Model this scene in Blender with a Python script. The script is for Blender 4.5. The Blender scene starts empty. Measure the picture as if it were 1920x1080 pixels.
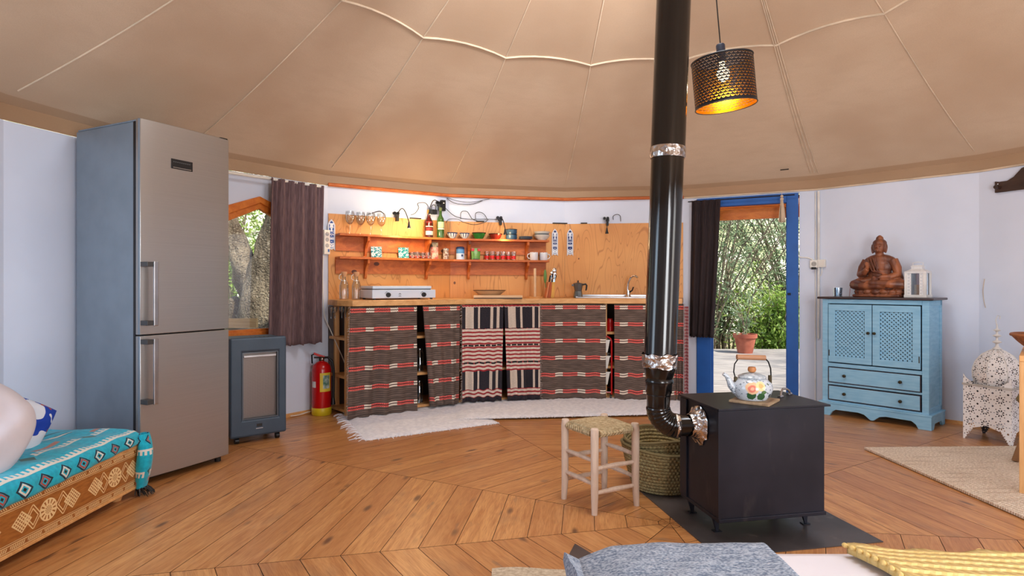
import bpy, bmesh, math, random
from mathutils import Vector, Matrix
R = math.radians
PI = math.pi
random.seed(7)
scn = bpy.context.scene
COL = scn.collection

# ------------------------------------------------------------------ camera
CAMH, FPX, HOR = 1.08, 1120.0, 535.0
cam_data = bpy.data.cameras.new('camera')
cam = bpy.data.objects.new('camera', cam_data)
COL.objects.link(cam)
cam.location = (0, 0, CAMH)
cam.rotation_euler = (R(90), 0, 0)
cam_data.sensor_width = 36
cam_data.lens = FPX / 1920 * 36
cam_data.shift_y = -(540 - HOR) / 1920
cam_data.clip_start = 0.05
cam_data.clip_end = 300
scn.camera = cam

# ------------------------------------------------------------------ world, sun, crown and added fill lamps
scn.view_settings.view_transform = 'Standard'
scn.view_settings.look = 'None'
scn.view_settings.gamma = 1
scn.view_settings.use_curve_mapping = False
scn.view_settings.exposure = 0.12

world = bpy.data.worlds.new('sky_world')
scn.world = world
world.use_nodes = True
wn = world.node_tree
sky = wn.nodes.new('ShaderNodeTexSky')
sky.sky_type = 'NISHITA'
sky.sun_disc = False
sky.sun_elevation = R(46)
sky.sun_rotation = R(130)
wn.links.new(sky.outputs[0], wn.nodes['Background'].inputs[0])
wn.nodes['Background'].inputs[1].default_value = 0.22

def light(name, kind, loc, energy, color=(1, 1, 1), rot=None, size=None, size_y=None, to=None, radius=None):
    d = bpy.data.lights.new(name, kind)
    d.energy = energy
    d.color = color
    o = bpy.data.objects.new(name, d)
    COL.objects.link(o)
    o.location = loc
    if rot: o.rotation_euler = rot
    if to is not None:
        o.rotation_euler = (Vector(to) - Vector(loc)).to_track_quat('-Z', 'Y').to_euler()
    if kind == 'AREA':
        d.shape = 'RECTANGLE'
        d.size = size
        d.size_y = size_y or size
    if radius is not None: d.shadow_soft_size = radius
    return o

sun = light('sun', 'SUN', (6, -4, 8), 5.6, (1, .95, .86), to=(0.5, 0.5, 0.5))
sun.rotation_euler = Vector((-.55, .45, -.75)).to_track_quat('-Z', 'Y').to_euler()
sun.data.angle = R(1.2)

# yurt centre and radii
CX, CY = 0.715, 2.71
RW = 3.40                       # wall corner radius (18 sides, corners at 33 + 20k degrees)
AP = RW * math.cos(R(10))
WALLTOP = 1.945
def V2(ang, r): return Vector((CX + r * math.cos(R(ang)), CY + r * math.sin(R(ang))))

# lamps at the crown, and fill lamps at openings added behind the camera
light('crown_light', 'AREA', (CX, CY, 3.45), 40, (.93, .96, 1), to=(CX, CY, 0), size=.95).data.shape = 'DISK'
canvas_fill = light('crown_light', 'SPOT', (CX + .22, CY - .35, 3.30), 520, (.97, .98, 1), to=(V2(112, 1.9).x, V2(112, 1.9).y, 3.02), radius=.25)
canvas_fill.data.spot_size = R(62); canvas_fill.data.spot_blend = 1  # spot added under the crown to brighten the upper canvas
for k, (a, e, c) in enumerate(((203, 26, (.62, .80, 1)), (283, 72, (.93, .96, 1)), (323, 20, (.97, .96, 1)))):
    p = V2(a, AP - .06)
    light('opening_fill', 'AREA', (p.x, p.y, 1.15), e, c, to=(CX + 1.1, CY + 2.2, 1.4), size=1.0, size_y=1.6)

# ------------------------------------------------------------------ helpers
def lin(c):
    out = []
    for x in c[:3]:
        x = x / 255
        out.append(x / 12.92 if x <= .04045 else ((x + .055) / 1.055) ** 2.4)
    return (out[0], out[1], out[2], 1)

class Ex:
    """small arithmetic on shader sockets"""
    def __init__(s, nt, v): s.nt, s.v = nt, v
    def op(s, o, *a, clamp=False):
        n = s.nt.nodes.new('ShaderNodeMath'); n.operation = o; n.use_clamp = clamp
        for i, x in enumerate((s,) + a):
            x = x.v if isinstance(x, Ex) else x
            if isinstance(x, (int, float)): n.inputs[i].default_value = x
            else: s.nt.links.new(x, n.inputs[i])
        return Ex(s.nt, n.outputs[0])
    def __add__(s, o): return s.op('ADD', o)
    def __sub__(s, o): return s.op('SUBTRACT', o)
    def __mul__(s, o): return s.op('MULTIPLY', o)
    def __truediv__(s, o): return s.op('DIVIDE', o)
    def abs(s): return s.op('ABSOLUTE')
    def fr(s): return s.op('FRACT')
    def fl(s): return s.op('FLOOR')
    def sin(s): return s.op('SINE')
    def gt(s, o): return s.op('GREATER_THAN', o)
    def lt(s, o): return s.op('LESS_THAN', o)
    def mn(s, o): return s.op('MINIMUM', o)
    def mx(s, o): return s.op('MAXIMUM', o)
    def pp(s, o): return s.op('PINGPONG', o)
    def inv(s): return s * -1 + 1
    def within(s, a, b): return s.gt(a) * s.lt(b)
    def step(s, a, b):           # smooth 0..1 between a and b
        n = s.nt.nodes.new('ShaderNodeMapRange'); n.interpolation_type = 'SMOOTHSTEP'
        s.nt.links.new(s.v, n.inputs[0]); n.inputs[1].default_value = a; n.inputs[2].default_value = b
        return Ex(s.nt, n.outputs[0])

class Mat:
    def __init__(s, name, rough=.6, metal=0, spec=None):
        s.m = bpy.data.materials.new(name); s.m.use_nodes = True
        s.nt = s.m.node_tree
        s.b = s.nt.nodes['Principled BSDF']
        s.b.inputs['Roughness'].default_value = rough
        s.b.inputs['Metallic'].default_value = metal
        if spec is not None: s.b.inputs['Specular IOR Level'].default_value = spec
        s._tc = None
    def n(s, t): return s.nt.nodes.new(t)
    def ln(s, a, b): s.nt.links.new(a, b)
    def tc(s, w='Object'):
        if s._tc is None: s._tc = s.n('ShaderNodeTexCoord')
        return s._tc.outputs[w]
    def uv(s):
        x = s.n('ShaderNodeSeparateXYZ'); s.ln(s.tc('UV'), x.inputs[0])
        return Ex(s.nt, x.outputs[0]), Ex(s.nt, x.outputs[1])
    def xyz(s):
        x = s.n('ShaderNodeSeparateXYZ'); s.ln(s.tc('Object'), x.inputs[0])
        return Ex(s.nt, x.outputs[0]), Ex(s.nt, x.outputs[1]), Ex(s.nt, x.outputs[2])
    def vec(s, a, b, c=0.0):
        x = s.n('ShaderNodeCombineXYZ')
        for i, q in enumerate((a, b, c)):
            if isinstance(q, Ex): s.ln(q.v, x.inputs[i])
            else: x.inputs[i].default_value = q
        return x.outputs[0]
    def noise(s, scale=5, detail=3, vec=None, sc=(1, 1, 1), dist=0, rough=.5):
        m = s.n('ShaderNodeMapping'); m.inputs[3].default_value = sc
        s.ln(vec if vec is not None else s.tc(), m.inputs[0])
        t = s.n('ShaderNodeTexNoise'); t.inputs['Scale'].default_value = scale
        t.inputs['Detail'].default_value = detail; t.inputs['Distortion'].default_value = dist
        t.inputs['Roughness'].default_value = rough
        s.ln(m.outputs[0], t.inputs['Vector'])
        return Ex(s.nt, t.outputs[0])
    def vor(s, scale=5, vec=None, sc=(1, 1, 1), feat='F1'):
        m = s.n('ShaderNodeMapping'); m.inputs[3].default_value = sc
        s.ln(vec if vec is not None else s.tc(), m.inputs[0])
        t = s.n('ShaderNodeTexVoronoi'); t.inputs['Scale'].default_value = scale; t.feature = feat
        s.ln(m.outputs[0], t.inputs['Vector'])
        return Ex(s.nt, t.outputs[0])
    def mix(s, f, a, b, blend='MIX'):
        n = s.n('ShaderNodeMix'); n.data_type = 'RGBA'; n.blend_type = blend
        for i, q in ((0, f), (6, a), (7, b)):
            if isinstance(q, Ex): q = q.v
            if isinstance(q, (int, float)): n.inputs[i].default_value = q
            elif isinstance(q, tuple): n.inputs[i].default_value = lin(q)
            else: s.ln(q, n.inputs[i])
        return n.outputs[2]
    def col(s, c):
        if isinstance(c, tuple): s.b.inputs['Base Color'].default_value = lin(c)
        else: s.ln(c, s.b.inputs['Base Color'])
        return s
    def bump(s, h, strength=.3, dist=.01):
        n = s.n('ShaderNodeBump'); n.inputs['Strength'].default_value = strength
        n.inputs['Distance'].default_value = dist
        s.ln(h.v, n.inputs['Height']); s.ln(n.outputs[0], s.b.inputs['Normal'])
        return s
    def alpha(s, a): s.ln(a.v, s.b.inputs['Alpha']); return s

def simple(name, c, rough=.6, metal=0, c2=None, ns=6, bs=0, bst=.2, sc=(1, 1, 1), spec=None):
    m = Mat(name, rough, metal, spec)
    if c2 is None: c2 = tuple(max(0, x * .88) for x in c)
    f = m.noise(ns, 4, sc=sc)
    m.col(m.mix(f.step(.3, .7), c, c2))
    if bs: m.bump(m.noise(bs, 4, sc=sc), bst, .004)
    return m.m

def emit(name, c, st):
    m = Mat(name)
    m.col(c)
    m.b.inputs['Emission Color'].default_value = lin(c)
    m.b.inputs['Emission Strength'].default_value = st
    return m.m

def wood(name, c1, c2, axis=0, rough=.5, ring=14, dark=(90, 50, 25), knots=True):
    m = Mat(name, rough)
    sc = [9, 9, 9]; sc[axis] = .9
    g = m.noise(ring / 6, 5, sc=tuple(sc), dist=1.2)
    f = m.noise(ring * 1.6, 4, sc=tuple(sc))
    c = m.mix((g * .7 + f * .3).step(.3, .7), c1, c2)
    if knots:
        sk = [5, 5, 5]; sk[axis] = 2.2
        k = m.vor(1.1, sc=tuple(sk))
        c = m.mix(k.lt(.11), c, dark)
    m.col(c)
    m.bump(f, .12, .003)
    return m.m

def glassy(name, tint=(255, 255, 255), gloss=.08):
    m = bpy.data.materials.new(name); m.use_nodes = True
    nt = m.node_tree; nt.nodes.remove(nt.nodes['Principled BSDF'])
    out = nt.nodes['Material Output']
    tr = nt.nodes.new('ShaderNodeBsdfTransparent'); tr.inputs[0].default_value = lin(tint)
    gl = nt.nodes.new('ShaderNodeBsdfGlossy'); gl.inputs['Roughness'].default_value = .03
    fr = nt.nodes.new('ShaderNodeLayerWeight'); fr.inputs[0].default_value = .35
    ml = nt.nodes.new('ShaderNodeMath'); ml.operation = 'MULTIPLY_ADD'
    ml.inputs[1].default_value = .75; ml.inputs[2].default_value = gloss
    nt.links.new(fr.outputs['Facing'], ml.inputs[0])
    mx = nt.nodes.new('ShaderNodeMixShader')
    nt.links.new(ml.outputs[0], mx.inputs[0]); nt.links.new(tr.outputs[0], mx.inputs[1])
    nt.links.new(gl.outputs[0], mx.inputs[2]); nt.links.new(mx.outputs[0], out.inputs[0])
    return m

# ---- mesh building
def I(): return Matrix.Identity(4)
def T(x, y, z): return Matrix.Translation((x, y, z))
def RZ(a): return Matrix.Rotation(a, 4, 'Z')
def RX(a): return Matrix.Rotation(a, 4, 'X')
def RY(a): return Matrix.Rotation(a, 4, 'Y')
def S3(x, y, z): return Matrix.Diagonal((x, y, z, 1))

class MB:
    def __init__(s): s.bm = bmesh.new(); s.uvl = None
    def uvlay(s):
        if s.uvl is None: s.uvl = s.bm.loops.layers.uv.new('UVMap')
        return s.uvl
    def box(s, x0, x1, y0, y1, z0, z1, M=None, bev=0):
        g = bmesh.ops.create_cube(s.bm, size=1)
        mt = T((x0 + x1) / 2, (y0 + y1) / 2, (z0 + z1) / 2) @ S3(abs(x1 - x0), abs(y1 - y0), abs(z1 - z0))
        bmesh.ops.transform(s.bm, matrix=mt, verts=g['verts'])
        vs = g['verts']
        if bev:
            es = list({e for v in vs for e in v.link_edges})
            r = bmesh.ops.bevel(s.bm, geom=es, offset=bev, segments=2, affect='EDGES', profile=.6)
            vs = list({v for f in r['faces'] for v in f.verts} | {v for v in vs if v.is_valid})
            # collect the connected island
            isl = set(vs); st = list(vs)
            while st:
                v = st.pop()
                for e in v.link_edges:
                    w = e.other_vert(v)
                    if w not in isl: isl.add(w); st.append(w)
            vs = list(isl)
        if M is not None: bmesh.ops.transform(s.bm, matrix=M, verts=vs)
        return s
    def prism(s, pts, z0, z1, M=None):
        """polygon pts (x,y) extruded z0..z1"""
        a = [s.bm.verts.new((p[0], p[1], z0)) for p in pts]
        b = [s.bm.verts.new((p[0], p[1], z1)) for p in pts]
        n = len(pts)
        s.bm.faces.new(a[::-1]); s.bm.faces.new(b)
        for i in range(n): s.bm.faces.new((a[i], a[(i + 1) % n], b[(i + 1) % n], b[i]))
        if M is not None: bmesh.ops.transform(s.bm, matrix=M, verts=a + b)
        return s
    def plate(s, outer, holes, y0, y1, M=None):
        """polygon in x,z with holes, thickness y0..y1"""
        es = []; vs = []
        for loop in [outer] + holes:
            v = [s.bm.verts.new((p[0], y0, p[1])) for p in loop]
            vs += v
            es += [s.bm.edges.new((v[i], v[(i + 1) % len(v)])) for i in range(len(v))]
        r = bmesh.ops.triangle_fill(s.bm, use_beauty=True, use_dissolve=False, edges=es)
        fs = [f for f in r['geom'] if isinstance(f, bmesh.types.BMFace)]
        e = bmesh.ops.extrude_face_region(s.bm, geom=fs)
        nv = [v for v in e['geom'] if isinstance(v, bmesh.types.BMVert)]
        bmesh.ops.translate(s.bm, vec=(0, y1 - y0, 0), verts=nv)
        if M is not None: bmesh.ops.transform(s.bm, matrix=M, verts=list(set(vs + nv)))
        return s
    def lathe(s, prof, seg=24, M=None, a0=0, a1=2 * PI):
        full = abs(a1 - a0 - 2 * PI) < 1e-6
        n = seg if full else seg + 1
        rings = []; allv = []
        for (r, z) in prof:
            if r < 1e-6 and full:
                v = s.bm.verts.new((0, 0, z)); rings.append([v] * n); allv.append(v)
            else:
                rg = [s.bm.verts.new((r * math.cos(a0 + (a1 - a0) * i / seg), r * math.sin(a0 + (a1 - a0) * i / seg), z)) for i in range(n)]
                rings.append(rg); allv += rg
        for k in range(len(rings) - 1):
            A, B = rings[k], rings[k + 1]
            for i in range(seg):
                j = (i + 1) % n
                q = []
                for v in (A[i], A[j], B[j], B[i]):
                    if v not in q: q.append(v)
                if len(q) >= 3:
                    try: s.bm.faces.new(q)
                    except ValueError: pass
        if M is not None: bmesh.ops.transform(s.bm, matrix=M, verts=allv)
        return s
    def tube(s, pts, r, seg=8, cap=True, closed=False):
        pts = [Vector(p) for p in pts]; n = len(pts)
        rr = r if isinstance(r, (list, tuple)) else [r] * n
        rings = []; up = None
        for i in range(n):
            if closed: t = (pts[(i + 1) % n] - pts[i - 1])
            else: t = (pts[min(i + 1, n - 1)] - pts[max(i - 1, 0)])
            if t.length < 1e-9: t = Vector((0, 0, 1))
            t.normalize()
            if up is None:
                up = Vector((0, 0, 1)) if abs(t.z) < .9 else Vector((1, 0, 0))
            x = t.cross(up)
            if x.length < 1e-6: x = t.orthogonal()
            x.normalize(); y = x.cross(t).normalized(); up = y
            rings.append([s.bm.verts.new(pts[i] + (x * math.cos(2 * PI * k / seg) + y * math.sin(2 * PI * k / seg)) * rr[i]) for k in range(seg)])
        m = n if closed else n - 1
        for i in range(m):
            A, B = rings[i], rings[(i + 1) % n]
            for k in range(seg):
                j = (k + 1) % seg
                s.bm.faces.new((A[k], A[j], B[j], B[k]))
        if cap and not closed:
            s.bm.faces.new(rings[0][::-1]); s.bm.faces.new(rings[-1])
        return s
    def cyl(s, p, q, r, r2=None, seg=16):
        return s.tube([p, q], [r, r if r2 is None else r2], seg)
    def sph(s, c, r, M=None, seg=16, rot=None):
        g = bmesh.ops.create_uvsphere(s.bm, u_segments=seg, v_segments=max(6, seg // 2 + 2), radius=1)
        r = r if isinstance(r, (list, tuple)) else (r, r, r)
        mt = T(*c) @ (rot if rot is not None else I()) @ S3(*r)
        if M is not None: mt = M @ mt
        bmesh.ops.transform(s.bm, matrix=mt, verts=g['verts'])
        return s
    def grid(s, fn, nu, nv, W=1, H=1, uvfn=None):
        L = s.uvlay()
        vs = [[s.bm.verts.new(fn(i / nu, j / nv)) for j in range(nv + 1)] for i in range(nu + 1)]
        for i in range(nu):
            for j in range(nv):
                f = s.bm.faces.new((vs[i][j], vs[i + 1][j], vs[i + 1][j + 1], vs[i][j + 1]))
                for lp, (a, b) in zip(f.loops, ((i, j), (i + 1, j), (i + 1, j + 1), (i, j + 1))):
                    u, v = a / nu, b / nv
                    lp[L].uv = uvfn(u, v) if uvfn else (u * W, v * H)
        return s
    def build(s, name, mat, parent=None, smooth=False, solid=0, bev=0, sub=0, loc=None, rotz=0):
        bmesh.ops.recalc_face_normals(s.bm, faces=s.bm.faces[:])
        me = bpy.data.meshes.new(name)
        s.bm.to_mesh(me); s.bm.free()
        if smooth:
            for p in me.polygons: p.use_smooth = True
            try: me.set_sharp_from_angle(angle=R(42 if smooth is True else smooth))
            except Exception: pass
        o = bpy.data.objects.new(name, me); COL.objects.link(o)
        for q in (mat if isinstance(mat, (list, tuple)) else [mat]):
            me.materials.append(q)
        if parent is not None: o.parent = parent
        if loc is not None: o.location = loc
        if rotz: o.rotation_euler = (0, 0, rotz)
        if solid:
            d = o.modifiers.new('solid', 'SOLIDIFY'); d.thickness = solid; d.offset = 0
        if bev:
            d = o.modifiers.new('bevel', 'BEVEL'); d.width = bev; d.segments = 2; d.limit_method = 'ANGLE'; d.angle_limit = R(40)
        if sub:
            d = o.modifiers.new('sub', 'SUBSURF'); d.levels = sub; d.render_levels = sub
        return o

def tag(o, label, cat, group=None, kind=None):
    o['label'] = label; o['category'] = cat
    if group: o['group'] = group
    if kind: o['kind'] = kind
    return o
def struct(o): o['kind'] = 'structure'; return o
def thing(name, label, cat, loc=(0, 0, 0), rotz=0, group=None, rot=None):
    o = bpy.data.objects.new(name, None); COL.objects.link(o)
    o.empty_display_size = .1
    o.location = loc; o.rotation_euler = rot if rot else (0, 0, rotz)
    return tag(o, label, cat, group)
def copy_tree(o, parent=None):
    c = o.copy(); COL.objects.link(c)
    c.parent = parent
    for ch in list(o.children): copy_tree(ch, c)
    return c
def relabel(o, loc, rotz, label): 
    o.location = loc; o.rotation_euler = (0, 0, rotz); o['label'] = label; return o

# ---- places in the yurt
def RAD(a): return Vector((math.cos(R(a)), math.sin(R(a))))
def TAN(a): return Vector((math.sin(R(a)), -math.cos(R(a))))      # to the right seen from inside
def spot(u, d=0.0):
    """where the viewing column u meets the inner side of the wall polygon, d inwards: x, y, panel angle, s"""
    q = (u - 960) / FPX
    for k in range(-2, 9):
        a = 3 + 20 * k
        ap = AP - d
        r, t = RAD(a), TAN(a)
        # CX + r.x*ap + t.x*s = q*(CY + r.y*ap + t.y*s)
        den = t.x - q * t.y
        if abs(den) < 1e-9: continue
        s = (q * (CY + r.y * ap) - CX - r.x * ap) / den
        if abs(s) <= ap * math.tan(R(10)) + 1e-6:
            p = Vector((CX, CY)) + r * ap + t * s
            if p.y > .3: return p.x, p.y, a, s
    raise ValueError(u)
def zat(v, y): return CAMH - (v - HOR) * y / FPX
def PF(a, z=0, d=0):             # panel frame: x right along the wall, y outwards, origin mid wall
    p = Vector((CX, CY)) + RAD(a) * (AP - d)
    return T(p.x, p.y, z) @ RZ(R(a - 90))
def facing(a): return R(a - 90)
# ------------------------------------------------------------------ materials
M = {}
def mk_canvas():
    m = Mat('canvas', .9)
    x, y, z = m.xyz()
    w = m.noise(220, 2, sc=(1, 1, 1))
    big = m.noise(1.1, 3)
    streak = m.noise(6, 4, sc=(1, 1, 6))
    c = m.mix(big.step(.3, .7), (201, 174, 147), (184, 154, 126))
    c = m.mix(streak.step(.4, .75) * .35, c, (186, 158, 132))
    c = m.mix(w.step(.35, .7) * .25, c, (170, 145, 120))
    edge = z.lt(2.075) * .45  # shaded band along the eave, put into the canvas colour
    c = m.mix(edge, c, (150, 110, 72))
    m.col(c)
    m.bump(w, .25, .002)
    tr = m.n('ShaderNodeBsdfTranslucent'); m.ln(c, tr.inputs[0])
    ms = m.n('ShaderNodeMixShader'); ms.inputs[0].default_value = .12
    m.ln(m.b.outputs[0], ms.inputs[1]); m.ln(tr.outputs[0], ms.inputs[2])
    m.ln(ms.outputs[0], m.nt.nodes['Material Output'].inputs[0])
    return m.m
M['canvas'] = mk_canvas()
M['wall'] = simple('wall_paint', (218, 226, 242), .7, c2=(210, 219, 236), ns=2, bs=60, bst=.05)
M['white'] = simple('white_paint', (235, 235, 232), .5)
M['cord'] = simple('cotton_cord', (226, 205, 178), .9, bs=300, bst=.5)

def mk_floor():
    m = Mat('floor_boards', .38, spec=.45)
    u, v = m.uv()
    at = m.n('ShaderNodeAttribute'); at.attribute_name = 'tone'
    tone = Ex(m.nt, at.outputs['Fac'])
    vec = m.vec(u * 1.0 + tone * 37, v * 9 + tone * 53)
    g = m.noise(3.2, 5, vec=vec, dist=1.5)
    f = m.noise(26, 4, vec=m.vec(u * .6 + tone * 11, v * 10))
    c = m.mix((g * .6 + f * .4).step(.32, .68), (218, 160, 98), (174, 112, 58))
    c = m.mix(tone * .45, c, (160, 98, 50))
    bl = m.noise(2.2, 3, vec=m.vec(u + tone * 20, v * 2.0))
    c = m.mix(bl.step(.56, .75) * .45, c, (128, 96, 72))
    kn = m.vor(1.0, vec=m.vec(u * 2.6 + tone * 90, v * 7.0 + tone * 31))
    c = m.mix(kn.step(.05, .17).inv() * .85, c, (84, 52, 34))
    sm = m.noise(5, 4, vec=m.vec(u * 1.2 + tone * 71, v * 3.2 + tone * 17)); c = m.mix(sm.step(.62, .74) * .5, c, (112, 92, 76))
    c = m.mix(f.step(.58, .72) * .3, c, (134, 78, 38))
    m.col(c)
    m.b.inputs['Coat Weight'].default_value = .3
    m.b.inputs['Coat Roughness'].default_value = .25
    m.bump(f, .1, .002)
    return m.m
M['floor'] = mk_floor()
M['gap'] = simple('dark_gap', (62, 34, 20), .9)

def mk_ply():
    m = Mat('plywood', .5)
    x, y, z = m.xyz()
    v = m.vec(x * 2.6, y * 2.6, z * .55)
    g = m.noise(1.5, 1.5, vec=v, dist=1.1)
    lines = (g * 46).sin().abs()
    c = m.mix(m.noise(2, 3).step(.3, .7), (226, 162, 92), (212, 144, 76))
    c = m.mix(lines.step(.0, .34).inv() * .6, c, (168, 100, 42))
    k = m.vor(5.0, sc=(1, 1, .8))
    c = m.mix(k.lt(.06), c, (110, 62, 28))
    m.col(c); return m.m
M['ply'] = mk_ply()
M['pine'] = wood('pine', (232, 180, 118), (206, 146, 84), 0, .5, 10, (120, 70, 35))
M['pine_z'] = wood('pine_upright', (226, 178, 120), (204, 150, 92), 2, .5, 10, (120, 70, 35), knots=False)
M['shelfwood'] = wood('shelf_wood', (206, 112, 46), (170, 82, 28), 0, .5, 12, (90, 40, 15))
M['orange'] = wood('orange_wood', (220, 128, 44), (196, 100, 26), 0, .45, 12, knots=False)
M['driftwood'] = wood('limed_wood', (222, 200, 180), (198, 172, 150), 2, .75, 12, (130, 100, 80), knots=False)
M['darkwood'] = wood('dark_wood', (70, 48, 38), (44, 28, 22), 0, .45, 12, knots=False)
M['black'] = simple('black_plastic', (22, 22, 24), .4, c2=(16, 16, 18))
M['blackm'] = simple('black_metal', (30, 30, 32), .35, .6, c2=(22, 22, 24))
M['chrome'] = simple('chrome', (225, 225, 225), .12, 1)
M['steel'] = simple('steel', (190, 192, 196), .3, 1)
M['whiteplastic'] = simple('white_plastic', (236, 234, 226), .4, c2=(230, 228, 220))
M['glass'] = glassy('clear_glass', (250, 252, 252), .05)
M['winglass'] = glassy('window_glass', (252, 254, 254), .03)
M['frost'] = glassy('pale_glass', (205, 220, 230), .2)

def mk_pipe():
    m = Mat('enamel_black', .12, spec=.6)
    f = m.noise(5, 5, sc=(1, 1, .5))
    m.col(m.mix(f.step(.66, .8) * .3, (14, 13, 13), (70, 62, 54)))
    r = m.noise(9, 3, sc=(1, 1, .4))
    mr = r.step(.3, .8) * .12 + .1
    m.ln(mr.v, m.b.inputs['Roughness'])
    return m.m
M['pipe'] = mk_pipe()
def mk_foil():
    m = Mat('aluminium_foil', .25, 1)
    v = m.vor(38); n = m.noise(30, 5)
    m.col(m.mix(n.step(.3, .7), (225, 222, 220), (150, 140, 134)))
    m.bump(v + n, .9, .008); return m.m
M['foil'] = mk_foil()
def mk_stove():
    m = Mat('blackened_steel', .42, .55)
    a = m.noise(3, 5); b = m.noise(14, 5, sc=(1, 1, .3))
    c = m.mix(a.step(.3, .75), (28, 30, 40), (44, 45, 56))
    c = m.mix(b.step(.6, .8) * .3, c, (96, 90, 86))
    m.col(c); m.bump(a, .1, .01); return m.m
M['stove'] = mk_stove()
def mk_mat():
    m = Mat('hearth_steel', .34, .2)
    a = m.noise(2.5, 6); b = m.noise(9, 6)
    c = m.mix(a.step(.35, .7), (62, 56, 56), (92, 84, 82))
    c = m.mix(b.step(.58, .72) * .5, c, (128, 116, 110))
    m.col(c); return m.m
M['hearth'] = mk_mat()
def mk_inox():
    m = Mat('brushed_steel', .33, .75)
    b = m.noise(60, 3, sc=(.02, .02, 8)); a = m.noise(2, 3)
    m.col(m.mix(b.step(.3, .7), (176, 173, 170), (170, 167, 164)))
    m.ln((b * .03 + .30).v, m.b.inputs['Roughness'])
    return m.m
M['inox'] = mk_inox()
M['fridgeside'] = simple('fridge_side_grey', (128, 140, 152), .42, .1, c2=(121, 133, 144))
M['heater'] = simple('heater_paint', (66, 82, 98), .45, .2, c2=(60, 76, 92), bs=200, bst=.1)
def mk_mesh():
    m = Mat('heater_mesh', .4, .7)
    x, y, z = m.xyz()
    g = ((x * 700).sin().abs().gt(.55)).mx((z * 700).sin().abs().gt(.55))
    m.col(m.mix(g, (70, 62, 60), (132, 124, 120))); return m.m
M['heatermesh'] = mk_mesh()
M['red'] = simple('red_enamel', (190, 12, 14), .25, c2=(176, 10, 12))
M['yellow'] = simple('yellow_paint', (235, 205, 30), .4)
M['bluepaint'] = simple('door_blue', (18, 92, 176), .5, c2=(14, 84, 164))
def mk_cab():
    m = Mat('cabinet_blue', .55)
    a = m.noise(9, 5, sc=(1, 1, 6)); b = m.noise(3, 4)
    c = m.mix(a.step(.3, .7), (146, 196, 224), (128, 182, 214))
    c = m.mix(b.step(.6, .8) * .3, c, (104, 154, 188))
    m.col(c); m.bump(a, .1, .002); return m.m
M['cab'] = mk_cab()
M['cabtop'] = simple('cabinet_top_brown', (62, 44, 44), .35, c2=(46, 32, 32))
M['brass'] = simple('dark_brass', (70, 60, 40), .35, .8)
M['inner_shade'] = simple('interior_shade', (16, 15, 16), .9)
M['shade_gold'] = None

def mk_holes(name, c, rough, metal, per, back=None):
    m = Mat(name, rough, metal); u, v = m.uv()
    return m, u, v
# perforated lampshade: rows of crescents
def mk_shade(name, c, c2, metal, rough):
    m = Mat(name, rough, metal); u, v = m.uv()
    p = .0215; q = .0135
    row = (v / q).fl(); off = (row / 2).fr() * 1.0
    x = ((u / p + off).fr() - .5) * p
    y = ((v / q).fr() - .78) * q
    r = (x * x + y * y).op('SQRT')
    cres = r.within(.0064, .0092) * y.lt(-.0006)
    dot = (x * x + (y + .0018) * (y + .0018)).op('SQRT').lt(.0017)
    hole = cres.mx(dot) * v.within(.012, .235)
    m.col(c); m.alpha(hole.inv()); return m.m
M['shade'] = mk_shade('perforated_black', (26, 25, 32), None, .3, .45)
M['shade_in'] = mk_shade('perforated_gold', (226, 160, 30), None, .9, .3)
# pierced white metal of the floor lantern
def mk_pierced(name, c, cell, w):
    m = Mat(name, .5); u, v = m.uv()
    x = ((u / cell).fr() - .5) * cell; y = ((v / cell).fr() - .5) * cell
    r = (x * x + y * y).op('SQRT')
    th = y.op('ARCTAN2', x)
    pet = (th * 4).sin().abs()
    h1 = r.within(cell * .12, cell * .27) * pet.gt(.72)
    h2 = r.within(cell * .36, cell * .43) * pet.lt(.35)
    x2 = ((u / cell + .5).fr() - .5) * cell; y2 = ((v / cell + .5).fr() - .5) * cell
    h3 = (x2.abs() + y2.abs()).lt(cell * .09)
    h = h1.mx(h2).mx(h3)
    m.col(c); m.alpha(h.inv()); return m.m
M['pierced'] = mk_pierced('pierced_white_metal', (236, 236, 236), .088, 0)
M['pierced_in_shaded'] = mk_pierced('pierced_inner_shaded', (60, 60, 66), .088, 0)  # dark inner side, painted so the pierced holes look shaded
M['pierced_s'] = mk_pierced('pierced_white_tin', (232, 232, 232), .024, 0)

# striped kilim used as curtain
def mk_kilim(name, shift=0.0):
    m = Mat(name, .95); u, v = m.uv()          # v: metres below the counter
    w = m.noise(30, 3, vec=m.vec(u, v)); wob = (w - .5) * .0016
    vv = v + wob
    lines = ((vv / .0175).fr()).lt(.22)
    n = m.noise(9, 4, vec=m.vec(u, v * 6))
    base = m.mix(n.step(.3, .7), (116, 97, 86), (88, 73, 64))
    base = m.mix(lines * .8, base, (40, 32, 34))
    bv = ((vv - .012) / .157).fr() * .157       # band at 0..0.040
    inb = bv.lt(.033)
    seg = ((u + shift) / .235).fr()
    red = seg.lt(.66)
    braid = ((u / .0125).fr() + (bv / .012).fl() * .5).fr().lt(.22)
    rowc = m.mix(red, (226, 214, 196), (206, 44, 40))
    rowc = m.mix(red * braid * .75, rowc, (240, 200, 184))
    midl = bv.within(.012, .020)
    rowc = m.mix(midl, rowc, (66, 34, 34))
    c = m.mix(inb, base, rowc)
    m.col(c)
    m.bump((vv / .0083).fr().abs() + w, .35, .003)
    return m.m
M['kilim'] = mk_kilim('striped_kilim')
M['kilim_b'] = mk_kilim('striped_kilim_b', .1)
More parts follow.
